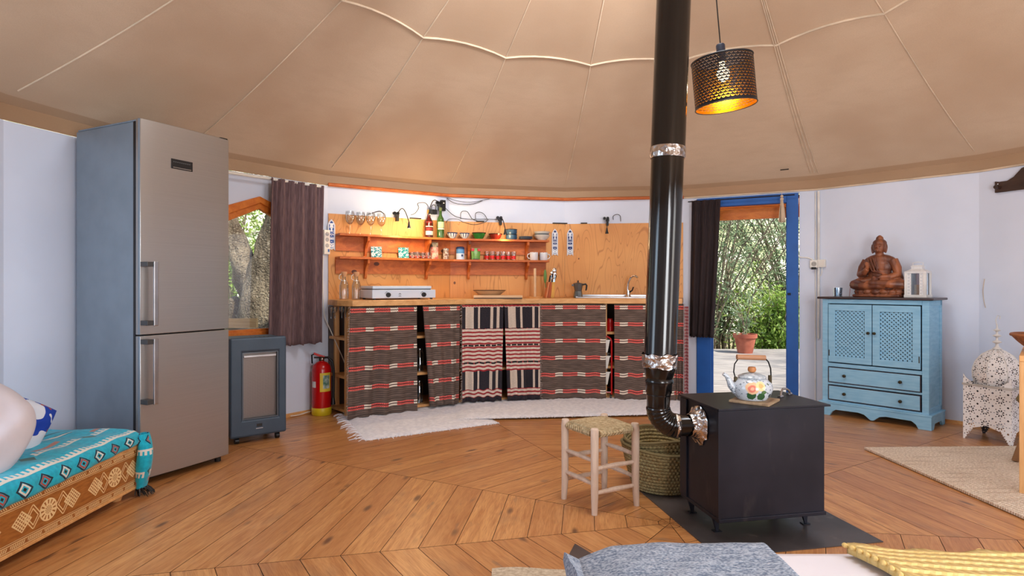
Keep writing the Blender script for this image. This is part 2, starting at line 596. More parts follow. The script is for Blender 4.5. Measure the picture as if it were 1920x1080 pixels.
def mk_bw():
    m = Mat('black_cream_kilim', .95); u, v = m.uv()
    n = m.noise(60, 3, vec=m.vec(u, v * 3)); wob = (m.noise(7, 2, vec=m.vec(u, v)) - .5) * .005
    us = u + wob; vs = v + wob
    s1 = (us / .105 + (us * 37).sin() * .22).fr()
    cr = s1.within(.60, .94)
    vert = m.mix(cr, (30, 30, 40), (214, 196, 178))
    hz = (vs / .0345).fr()
    hor = m.mix(hz.lt(.42), (222, 204, 188), (158, 28, 40))
    blk = ((vs / .157).fr()).within(.30, .40) * ((us / .06).fr().gt(.2))
    hor = m.mix(blk, hor, (20, 18, 22))
    inh = v.within(.215, .60).mx(v.within(.765, .835)).mx(v.lt(.02))
    c = m.mix(inh, vert, hor)
    c = m.mix(v.gt(.835), c, (38, 34, 44))
    c = m.mix(n.step(.3, .8) * .25, c, (90, 70, 66))
    m.col(c); m.bump(n, .3, .003); return m.m
M['bw'] = mk_bw()
def mk_pinkk():
    m = Mat('pink_stripe_cloth', .95); u, v = m.uv()
    h = (v / .03).fr().lt(.5)
    m.col(m.mix(h, (176, 140, 138), (150, 70, 78))); return m.m
M['pinkk'] = mk_pinkk()
M['curtain'] = simple('mauve_curtain', (124, 100, 102), .85, c2=(96, 76, 80), ns=40, sc=(4, 4, .3), bs=300, bst=.3)
M['curtain_d'] = simple('dark_curtain', (50, 36, 38), .85, c2=(34, 25, 28), ns=40, sc=(4, 4, .3), bs=300, bst=.3)
M['fluff'] = simple('white_cotton', (242, 243, 248), .95, c2=(224, 226, 234), ns=30, bs=90, bst=.6)

def mk_jute():
    m = Mat('jute', .95); u, v = m.uv()
    t = ((u / .016).fl() / 2).fr() * 1.0
    w = (((v / .014) + t).fr() - .5).abs() * 2
    w2 = ((u / .016).fr() - .5).abs() * 2
    n = m.noise(70, 4, vec=m.vec(u, v * 2)); n2 = m.noise(5, 3, vec=m.vec(u * .6, v * 5))
    c = m.mix(n.step(.35, .65), (246, 230, 210), (204, 182, 158))
    c = m.mix(n2.step(.5, .7) * .4, c, (168, 138, 112))
    c = m.mix((w * w2).step(.35, .9) * .35, c, (140, 112, 92))
    m.col(c); m.bump(w.inv() + n, .8, .006); return m.m
M['jute'] = mk_jute()
def mk_basket():
    m = Mat('palm_weave', .9); u, v = m.uv()
    row = (v / .017).fl()
    a = ((u / .02) + (row / 2).fr() * 1.0 ).fr()
    w = ((a - .5).abs() * 2); r2 = (((v / .017).fr()) - .5).abs() * 2
    n = m.noise(60, 3, vec=m.vec(u, v))
    c = m.mix(n.step(.3, .7), (178, 162, 112), (142, 126, 84))
    c = m.mix((w * .5 + r2 * .5).step(.45, .95) * .6, c, (84, 70, 42))
    m.col(c); m.bump((w.inv() + r2.inv()), .9, .006); return m.m
M['basket'] = mk_basket()
def mk_seat():
    m = Mat('rush_weave', .9)
    x, y, z = m.xyz()
    d = x.abs().mx(y.abs())
    w = ((d / .0085).fr() - .5).abs() * 2
    n = m.noise(70, 4)
    c = m.mix(n.step(.3, .7), (222, 200, 158), (176, 150, 108))
    c = m.mix(w.step(.6, 1) * .6, c, (110, 88, 60))
    m.col(c); m.bump(w.inv() + n, .8, .005); return m.m
M['rush'] = mk_seat()

def mk_turq():
    m = Mat('turquoise_blanket', .92); u, v = m.uv()    # u across from the hem, v along the bed
    n = m.noise(50, 4, vec=m.vec(u, v))
    wb = (m.noise(14, 2, vec=m.vec(u, v)) - .5) * .008
    U = u + wb; W = v + wb
    base = m.mix(n.step(.3, .7), (18, 182, 206), (12, 160, 188))
    white = (222, 218, 206)
    t = (W / .026).fr().lt(.55)
    comb1 = U.within(.082, .093).mx(U.within(.093, .114) * t)
    c = m.mix(comb1, base, white)
    W2 = (W / .36).fr() * .36
    comb2 = (U.within(.205, .216) + U.within(.216, .238) * t).gt(.5) * W2.lt(.27)
    c = m.mix(comb2, c, white)
    tri = (W2.gt(.275)) * ((W2 - .315).abs() + (U - .205).abs() * .9).lt(.034)
    c = m.mix(tri, c, (40, 96, 92))
    pk = (U - .25 - (W2 * .12)).abs().lt(.012) * W2.within(.05, .22)
    c = m.mix(pk, c, (176, 120, 104))
    # lozenges on the hanging border
    wl = ((W / .105).fr() - .5) * .105; ul = U - .034
    lz = wl.abs() * .9 + ul.abs()
    kk = (W / .21).fr().lt(.5)
    c = m.mix(lz.within(.026, .035) * wl.gt(-.04), c, (16, 30, 50))
    c = m.mix(lz.within(.015, .024), c, m.mix(kk, (168, 74, 66), white))
    c = m.mix(lz.lt(.008), c, (20, 24, 30))
    # dark hooked streaks on the top
    ub = ((U + W * .22 - .36) / .16).fr(); wbk = (W / .30).fr()
    st = ub.within(.35, .52) * wbk.within(.12, .7) * U.gt(.33)
    st2 = (((ub - .43).abs() * 2 + (wbk - .4).abs() * .35)).lt(.13) * U.gt(.33)
    c = m.mix(st * ((W / .02 + U / .012).fr().lt(.45)), c, (18, 40, 52))
    c = m.mix(st2, c, white)
    ln2 = (((U + W * .22) / .16).fr()).lt(.06) * U.gt(.33)
    c = m.mix(ln2, c, (20, 60, 66))
    m.col(c); m.bump(n, .4, .004)
    m.b.inputs['Sheen Weight'].default_value = .2
    return m.m
M['turq'] = mk_turq()
def mk_carved():
    m = Mat('carved_wood', .5); u, v = m.uv()   # u along (m), v up (m) 0..0.2
    per = .415
    x = ((u / per).fr() - .5) * per; y = v - .1
    ax = x.abs(); ay = y.abs()
    n = m.noise(20, 4, vec=m.vec(u, v * 5))
    base = m.mix(n.step(.3, .7), (176, 112, 48), (150, 88, 34))
    cream = (238, 206, 150)
    r = (x * x + y * y).op('SQRT'); th = y.op('ARCTAN2', x)
    ros = r.lt(.047) * ((th * 6).sin().abs().gt(.55).mx(r.within(.018, .024)).mx(r.within(.041, .047)))
    dm = ((ax - .135) * .9).abs() + ay
    lat = ((((x + y) / .017).fr() - .5).abs().lt(.2)).mx((((x - y) / .017).fr() - .5).abs().lt(.2))
    dia = dm.lt(.042) * lat
    dia = dia.mx(dm.within(.040, .045))
    z1 = (((ax - .08) * 1.3).abs() + ay)
    hook = z1.within(.030, .037).mx(z1.within(.048, .055) * ay.lt(.05))
    # borders
    bl = ay.within(.092, .0955).mx(ay.within(.069, .0725)).mx(ay.within(.062, .064))
    seg = ((u / .085).fr()).within(.08, .92)
    chain = ay.within(.0755, .0895) * seg * (((u / .0105 + (ay * 60)).fr()).lt(.55))
    f = ros.mx(dia).mx(hook).mx(bl).mx(chain)
    m.col(m.mix(f, base, cream)); m.bump(f, .5, .003)
    return m.m
M['carved'] = mk_carved()
def mk_grey():
    m = Mat('grey_wool', .95)
    n = m.noise(160, 4, sc=(1, 2, 1)); a = m.noise(60, 3, sc=(.6, 3, 1))
    c = m.mix((n * .7 + a * .3).step(.38, .62), (100, 116, 138), (178, 188, 202))
    m.col(c); m.bump(n, .7, .004); return m.m
M['greywool'] = mk_grey()
def mk_knit():
    m = Mat('yellow_knit', .95); u, v = m.uv()
    a = ((v / .026).fr() - .5).abs() * 2
    b = ((u / .020 + a * .6).fr() - .5).abs() * 2
    n = m.noise(80, 3, vec=m.vec(u, v))
    c = m.mix(n.step(.3, .7), (240, 212, 144), (228, 194, 118))
    c = m.mix((a * .7 + b * .3).step(.6, .95) * .45, c, (186, 146, 70))
    m.col(c); m.bump((a.inv() * 1.5 + b.inv() * .6), .7, .008); return m.m
M['knit'] = mk_knit()
M['sheet'] = simple('bed_linen', (232, 230, 236), .9, c2=(222, 219, 226), ns=5, bs=14, bst=.3)
M['pillowc'] = simple('pillow_cotton', (222, 218, 226), .9, c2=(212, 208, 216), ns=6, bs=14, bst=.4)
def mk_bluepat():
    m = Mat('blue_pattern_cotton', .9)
    n = m.noise(11, 1, dist=.4); k = m.noise(26, 0, sc=(1, 1, 1))
    c = m.mix(n.gt(.56), (20, 62, 168), (214, 220, 230))
    c = m.mix(k.gt(.70), c, (176, 70, 50))
    m.col(c); return m.m
M['bluepat'] = mk_bluepat()
def mk_bark():
    m = Mat('olive_bark', .95)
    n = m.noise(7, 8, sc=(1, 1, .4)); v = m.vor(16, sc=(1, 1, .35))
    c = m.mix(n.step(.3, .65), (178, 158, 130), (112, 96, 76))
    c = m.mix(v.step(.0, .3).inv() * .4, c, (70, 58, 46))
    sp = m.noise(60, 4); c = m.mix(sp.step(.52, .66) * .75, c, (84, 70, 58)); c = m.mix(m.noise(45, 3).step(.56, .7) * .6, c, (214, 198, 172))
    m.col(c); m.bump(n + v + sp, 1, .05); return m.m
M['bark'] = mk_bark()
def mk_leaf(name, a, b):
    m = Mat(name, .5)
    n = m.noise(3, 2); n2 = m.noise(25, 1)
    c = m.mix((n * .5 + n2 * .5).step(.35, .65), a, b)
    m.col(c)
    tr = m.n('ShaderNodeBsdfTranslucent'); m.ln(c, tr.inputs[0])
    ms = m.n('ShaderNodeMixShader'); ms.inputs[0].default_value = .3
    m.ln(m.b.outputs[0], ms.inputs[1]); m.ln(tr.outputs[0], ms.inputs[2])
    m.ln(ms.outputs[0], m.nt.nodes['Material Output'].inputs[0])
    return m.m
M['leaf'] = mk_leaf('oleander_leaf', (118, 144, 104), (176, 194, 150))
M['leaf2'] = mk_leaf('bright_leaf', (130, 168, 66), (184, 206, 110))
M['leaf3'] = mk_leaf('olive_leaf', (110, 136, 96), (160, 178, 136))
M['branch'] = simple('grey_branch', (150, 134, 112), .9, c2=(110, 96, 80), ns=20)
def mk_hill():
    m = Mat('dry_hillside', 1)
    n = m.noise(.5, 6); n2 = m.noise(4, 6)
    c = m.mix(n.step(.42, .62), (246, 238, 212), (196, 204, 146))
    c = m.mix(n2.step(.5, .7) * .5, c, (200, 196, 150))
    m.col(c); return m.m
M['hill'] = mk_hill()
M['ground'] = simple('dry_ground', (178, 160, 120), 1, c2=(130, 130, 80), ns=2, bs=20, bst=.5)
def mk_deck():
    m = Mat('weathered_deck', .85)
    n = m.noise(6, 5, sc=(.5, 7, 1)); n2 = m.noise(1.2, 4)
    c = m.mix(n.step(.3, .7), (196, 186, 176), (158, 148, 140))
    c = m.mix(n2.step(.5, .7) * .3, c, (140, 130, 120))
    m.col(c); return m.m
M['deck'] = mk_deck()
M['terra'] = simple('terracotta', (190, 110, 84), .85, c2=(160, 84, 64), ns=7)
def mk_statue():
    m = Mat('carved_statue_wood', .42)
    n = m.noise(5, 5, sc=(1.4, 1.4, .5), dist=1.2); f = m.noise(34, 3, sc=(1, 1, .4))
    c = m.mix(n.step(.35, .65), (92, 50, 36), (164, 98, 62))
    c = m.mix(f.step(.5, .75) * .35, c, (74, 38, 28))
    m.col(c); m.bump(f, .3, .004); return m.m
M['statue'] = mk_statue()
def mk_azulejo(name, a, b, sc):
    m = Mat(name, .2); u, v = m.uv()
    n = m.noise(sc, 2, vec=m.vec(u.abs(), v), dist=2.2)
    f = (n * 14).sin().gt(.1)
    m.col(m.mix(f, a, b)); return m.m
M['azul'] = mk_azulejo('blue_white_tile', (240, 242, 246), (26, 78, 158), 26)
M['azul2'] = mk_azulejo('turquoise_white_tile', (236, 240, 240), (20, 130, 150), 40)
M['azul3'] = mk_azulejo('navy_white_tile', (226, 232, 240), (22, 50, 112), 26)

def mk_opal():
    m = bpy.data.materials.new('opal_dome'); m.use_nodes = True
    nt = m.node_tree; nt.nodes.remove(nt.nodes['Principled BSDF'])
    t = nt.nodes.new('ShaderNodeBsdfTranslucent'); t.inputs[0].default_value = (.9, .92, .95, 1)
    d = nt.nodes.new('ShaderNodeBsdfTransparent'); d.inputs[0].default_value = (.9, .95, 1, 1)
    x = nt.nodes.new('ShaderNodeMixShader'); x.inputs[0].default_value = .0
    nt.links.new(t.outputs[0], x.inputs[1]); nt.links.new(d.outputs[0], x.inputs[2])
    nt.links.new(x.outputs[0], nt.nodes['Material Output'].inputs[0]); return m
M['opal'] = mk_opal()
# ================================================================== THE SETTING
# ---- floor: nine sectors of boards laid in rings
def build_floor():
    b = MB(); L = b.uvlay(); bm = b.bm
    tone = bm.faces.layers.float.new('tone')
    step = .154; g = .0013
    rings = [.052 + step * i for i in range(0, 24)]
    rs = [0.0] + rings
    rnd = random.Random(3)
    for k in range(9):
        a0, a1 = 153 + 40 * k, 193 + 40 * k
        for i in range(len(rs) - 1):
            r0, r1 = rs[i], rs[i + 1]
            P = [Vector((r0 * math.cos(R(a0)), r0 * math.sin(R(a0)))), Vector((r1 * math.cos(R(a0)), r1 * math.sin(R(a0)))),
                 Vector((r1 * math.cos(R(a1)), r1 * math.sin(R(a1)))), Vector((r0 * math.cos(R(a1)), r0 * math.sin(R(a1))))]
            am = RAD((a0 + a1) / 2); t = TAN((a0 + a1) / 2)
            w0, w1 = r0 * math.cos(R(20)) + g, r1 * math.cos(R(20)) - g
            tn = math.tan(R(20))
            def q(w, sgn): return Vector((CX, CY)) + am * w + t * sgn * max(0, w * tn - g * 1.2)
            pts = [q(w0, 1), q(w1, 1), q(w1, -1), q(w0, -1)]
            uvs = [(w0 * tn, 0), (w1 * tn, step), (-w1 * tn, step), (-w0 * tn, 0)]
            tv = rnd.random()
            top = [bm.verts.new((p.x, p.y, 0)) for p in pts]
            bot = [bm.verts.new((p.x, p.y, -.012)) for p in pts]
            f = bm.faces.new(top); f[tone] = tv
            for lp, uvv in zip(f.loops, uvs): lp[L].uv = (uvv[0] + i * 3.1, uvv[1] + k * 1.7)
            for j in range(4):
                f2 = bm.faces.new((top[j], bot[j], bot[(j + 1) % 4], top[(j + 1) % 4])); f2[tone] = tv
                f2.material_index = 1
    for k in range(18):
        a = 3 + 20 * k; n = RAD(a); p = Vector((CX, CY)) + n * (AP + .03)
        geom = bm.verts[:] + bm.edges[:] + bm.faces[:]
        bmesh.ops.bisect_plane(bm, geom=geom, plane_co=(p.x, p.y, 0), plane_no=(n.x, n.y, 0), clear_outer=True)
    # sub floor under the gaps
    pts = [V2(13 + 20 * k - 0, AP + .02) for k in range(18)]
    pts = [V2(13 + 20 * k, RW + .03) for k in range(18)]
    vs = [bm.verts.new((p.x, p.y, -.006)) for p in pts]
    f = bm.faces.new(vs); f.material_index = 1
    me = bpy.data.meshes.new('floor')
    bm.to_mesh(me); bm.free()
    me.materials.append(M['floor']); me.materials.append(M['gap'])
    o = bpy.data.objects.new('floor', me); COL.objects.link(o)
    return struct(o)
build_floor()

# ---- walls: 18 flat panels
HW = AP * math.tan(R(10))
def window_outline():
    """pentagon of the left window on panel 143, in panel coordinates (s, z)"""
    return [(-.48, .70), (.38, .70), (.38, 1.585), (-.05, 1.755), (-.48, 1.585)]
door_x0 = spot(1306)[3]; door_x1 = spot(1499)[3]
def wall_part(name, angs, wall_mat):
    b = MB()
    for a in angs:
        Mx = PF(a)
        o = [(-HW, 0), (HW, 0), (HW, WALLTOP), (-HW, WALLTOP)]
        h = []
        if a == 143: h = [[(x * .96, z if z > 1 else z + .0) for x, z in window_outline()]]
        if a in (203, 283, 323): h = [[(-.5, .35), (.5, .35), (.5, 1.85), (-.5, 1.85)]]
        if a == 63:
            b.box(-HW, door_x0, 0, .045, 0, WALLTOP, Mx); b.box(door_x1, HW, 0, .045, 0, WALLTOP, Mx)
            b.box(door_x0, door_x1, 0, .045, 1.93, WALLTOP, Mx)
            continue
        b.plate(o, h, 0, .045, Mx)
    return struct(b.build(name, wall_mat))
wall_part('wall_left', (143, 163, 183, 203), M['wall'])
wall_part('wall_back', (123, 103, 83), M['wall'])
wall_part('wall_door_side', (63,), M['wall'])
wall_part('wall_right', (43, 23, 3, 343, 323), M['wall'])
wall_part('wall_front', (303, 283, 263, 243, 223), M['wall'])

# faint joints between wall boards and the skirting
b = MB()
for a in (43, 23, 3):
    b.box(-HW, HW, -.012, 0, 0, .025, PF(a))
struct(b.build('baseboard_right', M['pine']))
b = MB()
for a in (143, 163):
    b.box(-HW, HW, -.012, 0, 0, .03, PF(a))
struct(b.build('baseboard_left', M['pine']))
# round poles along the top of the wall
def rail(name, angs, r, z, mat, d):
    b = MB()
    for a in angs:
        Mx = PF(a, z, d)
        b.cyl(Mx @ Vector((-HW, 0, 0)), Mx @ Vector((HW, 0, 0)), r, seg=10)
    return struct(b.build(name, mat, smooth=True))
rail('trim_1', (123, 103, 83), .016, 1.955, M['shelfwood'], .02)
rail('trim_2', (63, 43, 23, 3), .008, WALLTOP + .004, M['cord'], .006)

# ---- roof canvas
EAVE_R, EAVE_Z = 3.44, 2.045
def roof_z(r):
    # straight from eave to the rope ring and on to the crown, slightly slack
    if r > 1.95: t = (EAVE_R - r) / (EAVE_R - 1.95); return EAVE_Z + (2.80 - EAVE_Z) * t - .035 * math.sin(PI * t)
    t = (1.95 - r) / (1.95 - .55); return 2.80 + .80 * t - .015 * math.sin(PI * t)
b = MB(); bm = b.bm
SUBD = 6
radii = [EAVE_R - (EAVE_R - 1.95) * i / 12 for i in range(13)] + [1.95 - (1.95 - .55) * i / 9 for i in range(1, 10)]
rows = []
for r in radii:
    row = []
    for k in range(18):
        A, B = V2(13 + 20 * k, r), V2(33 + 20 * k, r)
        for j in range(SUBD):
            t = j / SUBD
            p = A.lerp(B, t)
            arch = 4 * t * (1 - t)
            lift = .034 * arch * min(1, max(.0, (EAVE_R - r) / .5)) * min(1, r / 1.2)
            row.append(bm.verts.new((p.x, p.y, roof_z(r) + lift)))
    rows.append(row)
# the strip of canvas folded down onto the wall top
low = []
for k in range(18):
    A, B = V2(13 + 20 * k, RW + .012), V2(33 + 20 * k, RW + .012)
    for j in range(SUBD):
        p = A.lerp(B, j / SUBD); low.append(bm.verts.new((p.x, p.y, WALLTOP + .004)))
rows.insert(0, low)
n = 18 * SUBD
for i in range(len(rows) - 1):
    for j in range(n):
        bm.faces.new((rows[i][j], rows[i][(j + 1) % n], rows[i + 1][(j + 1) % n], rows[i + 1][j]))
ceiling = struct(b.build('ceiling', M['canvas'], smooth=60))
# seams and cords sewn to the canvas
def cord(pts, r): 
    b = MB(); b.tube(pts, r, 6); o = b.build('seam_cord', M['cord'], ceiling, smooth=True); return o
for k in range(18):
    a = 13 + 20 * k
    pts = []
    for r in radii[1:]:
        p = V2(a, r); pts.append((p.x, p.y, roof_z(r) - .004))
    cord(pts, .0045 if a % 40 == 13 else .0038)
for a, dx in ((53, .018), (53, -.015)):
    pts = []
    for r in radii[1:]:
        p = V2(a, r) + TAN(a) * dx * (r - .5) / 1.6; pts.append((p.x, p.y, roof_z(r) - .009))
    cord(pts, .0035)
pts = []
for k in range(18):
    A, B = V2(13 + 20 * k, 1.95), V2(33 + 20 * k, 1.95)
    for j in range(SUBD):
        t = j / SUBD; p = A.lerp(B, t); pts.append((p.x, p.y, roof_z(1.95) + .034 * 4 * t * (1 - t) - .006))
b = MB(); b.tube(pts, .0075, 6, closed=True); b.build('ring_rope', M['cord'], ceiling, smooth=True)
# crown: wooden ring with a clear dome
b = MB()
b.lathe([(.54, 3.58), (.60, 3.58), (.60, 3.70), (.54, 3.70), (.54, 3.58)], 36, T(CX, CY, 0))
crown = struct(b.build('trim_3', M['pine']))
b = MB(); b.lathe([(.57, 3.70), (.5, 3.80), (.35, 3.88), (.18, 3.92), (0, 3.93)], 32, T(CX, CY, 0))
b.build('dome_pane', M['opal'], crown, smooth=True)
# little torn slot in the canvas near the door
p = V2(57, 3.22)
b = MB(); b.box(-.035, .035, -.002, .002, -.008, .008)
o = b.build('trim_7', M['blackm']); o.location = (p.x, p.y, roof_z(3.22) - .012); o.rotation_euler = (R(-58), 0, R(57 - 90)); struct(o)

# ---- left window: orange pentagon frame
Wn = PF(143)
def scale_loop(lp, f, c=(0, 1.17)): return [(c[0] + (x - c[0]) * f[0], c[1] + (z - c[1]) * f[1]) for x, z in lp]
wo = window_outline()
b = MB(); b.plate([(x * 1.05, z + (.02 if z > 1 else -.02)) for x, z in wo], [[(x * .93, z - .03 if z > 1 else z + .02) for x, z in wo]], -.03, .05, Wn)
win = struct(b.build('window_1', M['orange'], bev=.004))
b = MB(); b.plate([(x * .95, z - .02 if z > 1 else z + .01) for x, z in wo], [[(x * .86, z - .075 if z > 1 else z + .04) for x, z in wo]], -.01, .03, Wn)
b.build('sash', M['orange'], win, bev=.003)
b = MB(); b.plate([(x * .88, z - .06 if z > 1 else z + .03) for x, z in wo], [], .008, .012, Wn)
b.build('pane', M['winglass'], win)
# unseen windows added behind the camera to go with the fill lamps
for i, a in enumerate((203, 283, 323)):
    b = MB(); b.plate([(-.55, .30), (.55, .30), (.55, 1.90), (-.55, 1.90)], [[(-.48, .37), (.48, .37), (.48, 1.83), (-.48, 1.83)]], -.01, .06, PF(a))
    b.box(-.02, .02, .01, .04, .37, 1.83, PF(a))
    struct(b.build('window_%d' % (i + 2), M['orange']))

# ---- blue door frame
Dn = PF(63)
def ds(u): return spot(u)[3]
b = MB()
b.box(ds(1307), ds(1334), -.02, .07, 0, 1.93, Dn)
b.box(ds(1475), ds(1497), -.02, .07, 0, 1.93, Dn)
b.box(ds(1334), ds(1475), -.02, .07, 1.845, 1.93, Dn)
door = struct(b.build('door_1', M['bluepaint'], bev=.003))
b = MB(); b.box(ds(1334) - .02, ds(1334) + .012, .02, .055, 0, 1.85, Dn); b.box(ds(1475) - .006, ds(1475) + .004, .02, .055, 0, 1.85, Dn)
b.build('door_stop', M['bluepaint'], door)
b = MB(); b.box(ds(1334), ds(1475), -.01, .09, -.012, .012, Dn); b.build('threshold', M['pine'], door)
b = MB(); b.box(ds(1477), ds(1483), -.03, -.018, .99, 1.01, Dn); b.build('latch_plate', M['blackm'], door)

# ---- deck outside
b = MB()
y = 5.2; rnd = random.Random(5)
i = 0
while y < 10.2:
    b.box(-.5, 9.5, y, y + .135, -.06 , -.018)
    y += .142
deck = struct(b.build('trim_4', M['deck']))
bmx = bmesh.new(); bmx.from_mesh(deck.data)
# cut away what would lie under the yurt
me2 = deck.data
bmesh.ops.delete(bmx, geom=[v for v in bmx.verts if False], context='VERTS')
bmx.free()
b = MB()
def gz(x, y): return -.34 + .05 * math.sin(x * .7) * math.cos(y * .5)
b.grid(lambda u, v: (-30 + 60 * u, -12 + 40 * v, gz(-30 + 60 * u, -12 + 40 * v)), 40, 30)
struct(b.build('ground_plane', M['ground'], smooth=True)).name = 'floor_outside'
b = MB()
def hill(u, v):
    x = -45 + 100 * u; d = v
    y = 17 + 26 * v
    return (x, y, -.5 + 15 * d ** 1.1 + 1.2 * math.sin(x * .35 + d * 4) * d)
b.grid(hill, 50, 14)
o = b.build('hillside', M['hill'], smooth=True); tag(o, 'sunlit dry grassy hillside rising behind the bushes outside the door', 'hillside'); o['kind'] = 'structure'

# eave beams outside over the door
e = thing('door_canopy', 'orange timber canopy above the outside of the blue doorway', 'canopy')
b = MB(); b.box(ds(1300), ds(1510), .10, .14, 1.72, 1.82, PF(63)); b.build('beam', M['orange'], e)
b = MB()
for q in range(5): b.box(ds(1300), ds(1510), .05 + q * .09, .135 + q * .09, 1.90 - q * .012, 1.915 - q * .012, PF(63))
b.build('boarding', M['orange'], e)
b = MB(); b.box(ds(1300), ds(1510), .46, .50, 1.78, 1.86, PF(63)); b.build('beam', M['orange'], e)

# ---- plants outside
def mesh_obj(name, verts, faces, mat, parent=None):
    me = bpy.data.meshes.new(name); me.from_pydata(verts, [], faces); me.update()
    me.materials.append(mat)
    o = bpy.data.objects.new(name, me); COL.objects.link(o)
    if parent is not None: o.parent = parent
    return o
def leafy(root, tips, nper, length, width, spread, mat, rnd, name='foliage', droop=.2):
    vs, fs = [], []
    for (p, d) in tips:
        for _ in range(nper):
            o = p + Vector((rnd.gauss(0, spread), rnd.gauss(0, spread), rnd.gauss(0, spread)))
            dd = (d * .8 + Vector((rnd.gauss(0, .7), rnd.gauss(0, .7), rnd.gauss(0, .6) - droop))).normalized()
            s = dd.cross(Vector((rnd.gauss(0, 1), rnd.gauss(0, 1), rnd.gauss(0, 1)))).normalized()
            nn = dd.cross(s)
            L = length * rnd.uniform(.6, 1.2); W = width * rnd.uniform(.7, 1.2)
            k = len(vs)
            vs += [o, o + dd * L * .5 + s * W - nn * W * .3, o + dd * L, o + dd * L * .5 - s * W - nn * W * .3, o + dd * L * .5]
            fs += [(k, k + 1, k + 4), (k + 1, k + 2, k + 4), (k, k + 4, k + 3), (k + 4, k + 2, k + 3)]
    return mesh_obj(name, vs, fs, mat, root)
def shrub(name, label, cat, x, y, h, rad, nb, nper, leaf, seed, group=None, ll=.13, lw=.013, lean=(0, 0), z0=-.3, sp=.10, thick=.018):
    rnd = random.Random(seed)
    root = thing(name, label, cat, (x, y, z0), group=group)
    b = MB(); tips = []
    for i in range(nb):
        a = rnd.uniform(0, 2 * PI); sp_ = rnd.uniform(.15, 1) * rad
        hh = h * rnd.uniform(.6, 1)
        pts = []; n = 7
        base = Vector((rnd.gauss(0, .12), rnd.gauss(0, .12), 0))
        for k in range(n + 1):
            t = k / n
            pts.append(base + Vector((math.cos(a) * sp_ * t ** 1.4 + lean[0] * t * t + rnd.gauss(0, .03) * t, math.sin(a) * sp_ * t ** 1.4 + lean[1] * t * t + rnd.gauss(0, .03) * t, hh * t)))
        b.tube(pts, [thick * (1.05 - k / n) + .003 for k in range(n + 1)], 5)
        for k in range(1, n + 1):
            d = (pts[k] - pts[k - 1]).normalized()
            tips.append((pts[k], d))
            for _ in range(2):
                e = pts[k] + Vector((rnd.gauss(0, .22), rnd.gauss(0, .22), rnd.gauss(.05, .18)))
                b.tube([pts[k], (pts[k] + e) / 2 + Vector((0, 0, .02)), e], [.006, .005, .003], 4, cap=False)
                tips.append((e, (e - pts[k]).normalized()))
    b.build('branches', M['branch'], root)
    leafy(root, tips, nper, ll, lw, sp, leaf, rnd)
    return root
Q = [(3.9, 11.4, 4.6, 1.9, 32, 8, 'big grey-green oleander filling the middle of the doorway view', 1, (.8, 0)),
     (5.7, 12.0, 4.8, 2.0, 34, 9, 'oleander with long bare stems at the right edge of the doorway view', 2, (-.9, 0)),
     (2.9, 12.6, 4.6, 1.8, 26, 8, 'dark oleander behind the left side of the doorway view', 3, (.3, 0))]
for (x, y, h, rr, nb, npr, lab, sd, ln_) in Q:
    shrub('oleander_bush', lab, 'bush', x, y, h, rr, nb, npr, M['leaf'], sd, group='oleanders outside the door', lean=ln_)
shrub('bright_shrub', 'low bright yellow-green shrub right of the potted plant, behind the deck', 'bush', 5.0, 11.2, 1.25, .75, 26, 14, M['leaf2'], 11, ll=.10, lw=.02)
# oleanders and a tree on the right of the deck, whose shade falls across it
shrub('oleander_bush', 'tall oleander beside the right end of the deck', 'bush', 6.5, 6.8, 4.4, 1.7, 26, 8, M['leaf'], 21, group='oleanders outside the door')
shrub('oleander_bush', 'broad oleander beyond the right corner of the deck', 'bush', 7.4, 8.7, 4.2, 1.7, 26, 9, M['leaf'], 22, group='oleanders outside the door')
shrub('oleander_bush', 'tall oleander close to the round wall at the right end of the deck', 'bush', 5.7, 5.0, 4.4, 1.4, 18, 5, M['leaf'], 23, group='oleanders outside the door')

# potted plant at the far edge of the deck
px, py = (1397 - 960) / FPX * 9.7, 9.7
pot = thing('potted_plant', 'terracotta pot with a thin woody plant at the far edge of the deck', 'potted plant', (px, py, -.018))
b = MB(); b.lathe([(0, 0), (.115, 0), (.165, .25), (.185, .25), (.19, .31), (.165, .31), (.155, .27), (0, .265)], 28); b.build('pot', M['terra'], pot, smooth=True)
rnd = random.Random(9)
b = MB(); tips = []
for i in range(7):
    pts = [Vector((rnd.gauss(0, .02), rnd.gauss(0, .02), .26))]
    dx, dy = rnd.uniform(-.28, .3), rnd.uniform(-.2, .2); hh = rnd.uniform(.35, .75)
    for k in range(1, 5):
        t = k / 4; pts.append(Vector((dx * t * t, dy * t * t, .26 + hh * t)))
        tips.append((pts[-1], Vector((dx, dy, .8)).normalized()))
    b.tube(pts, [.012, .010, .008, .006, .004], 6)
b.build('stems', M['branch'], pot)
leafy(pot, tips, 7, .11, .014, .06, M['leaf'], rnd)

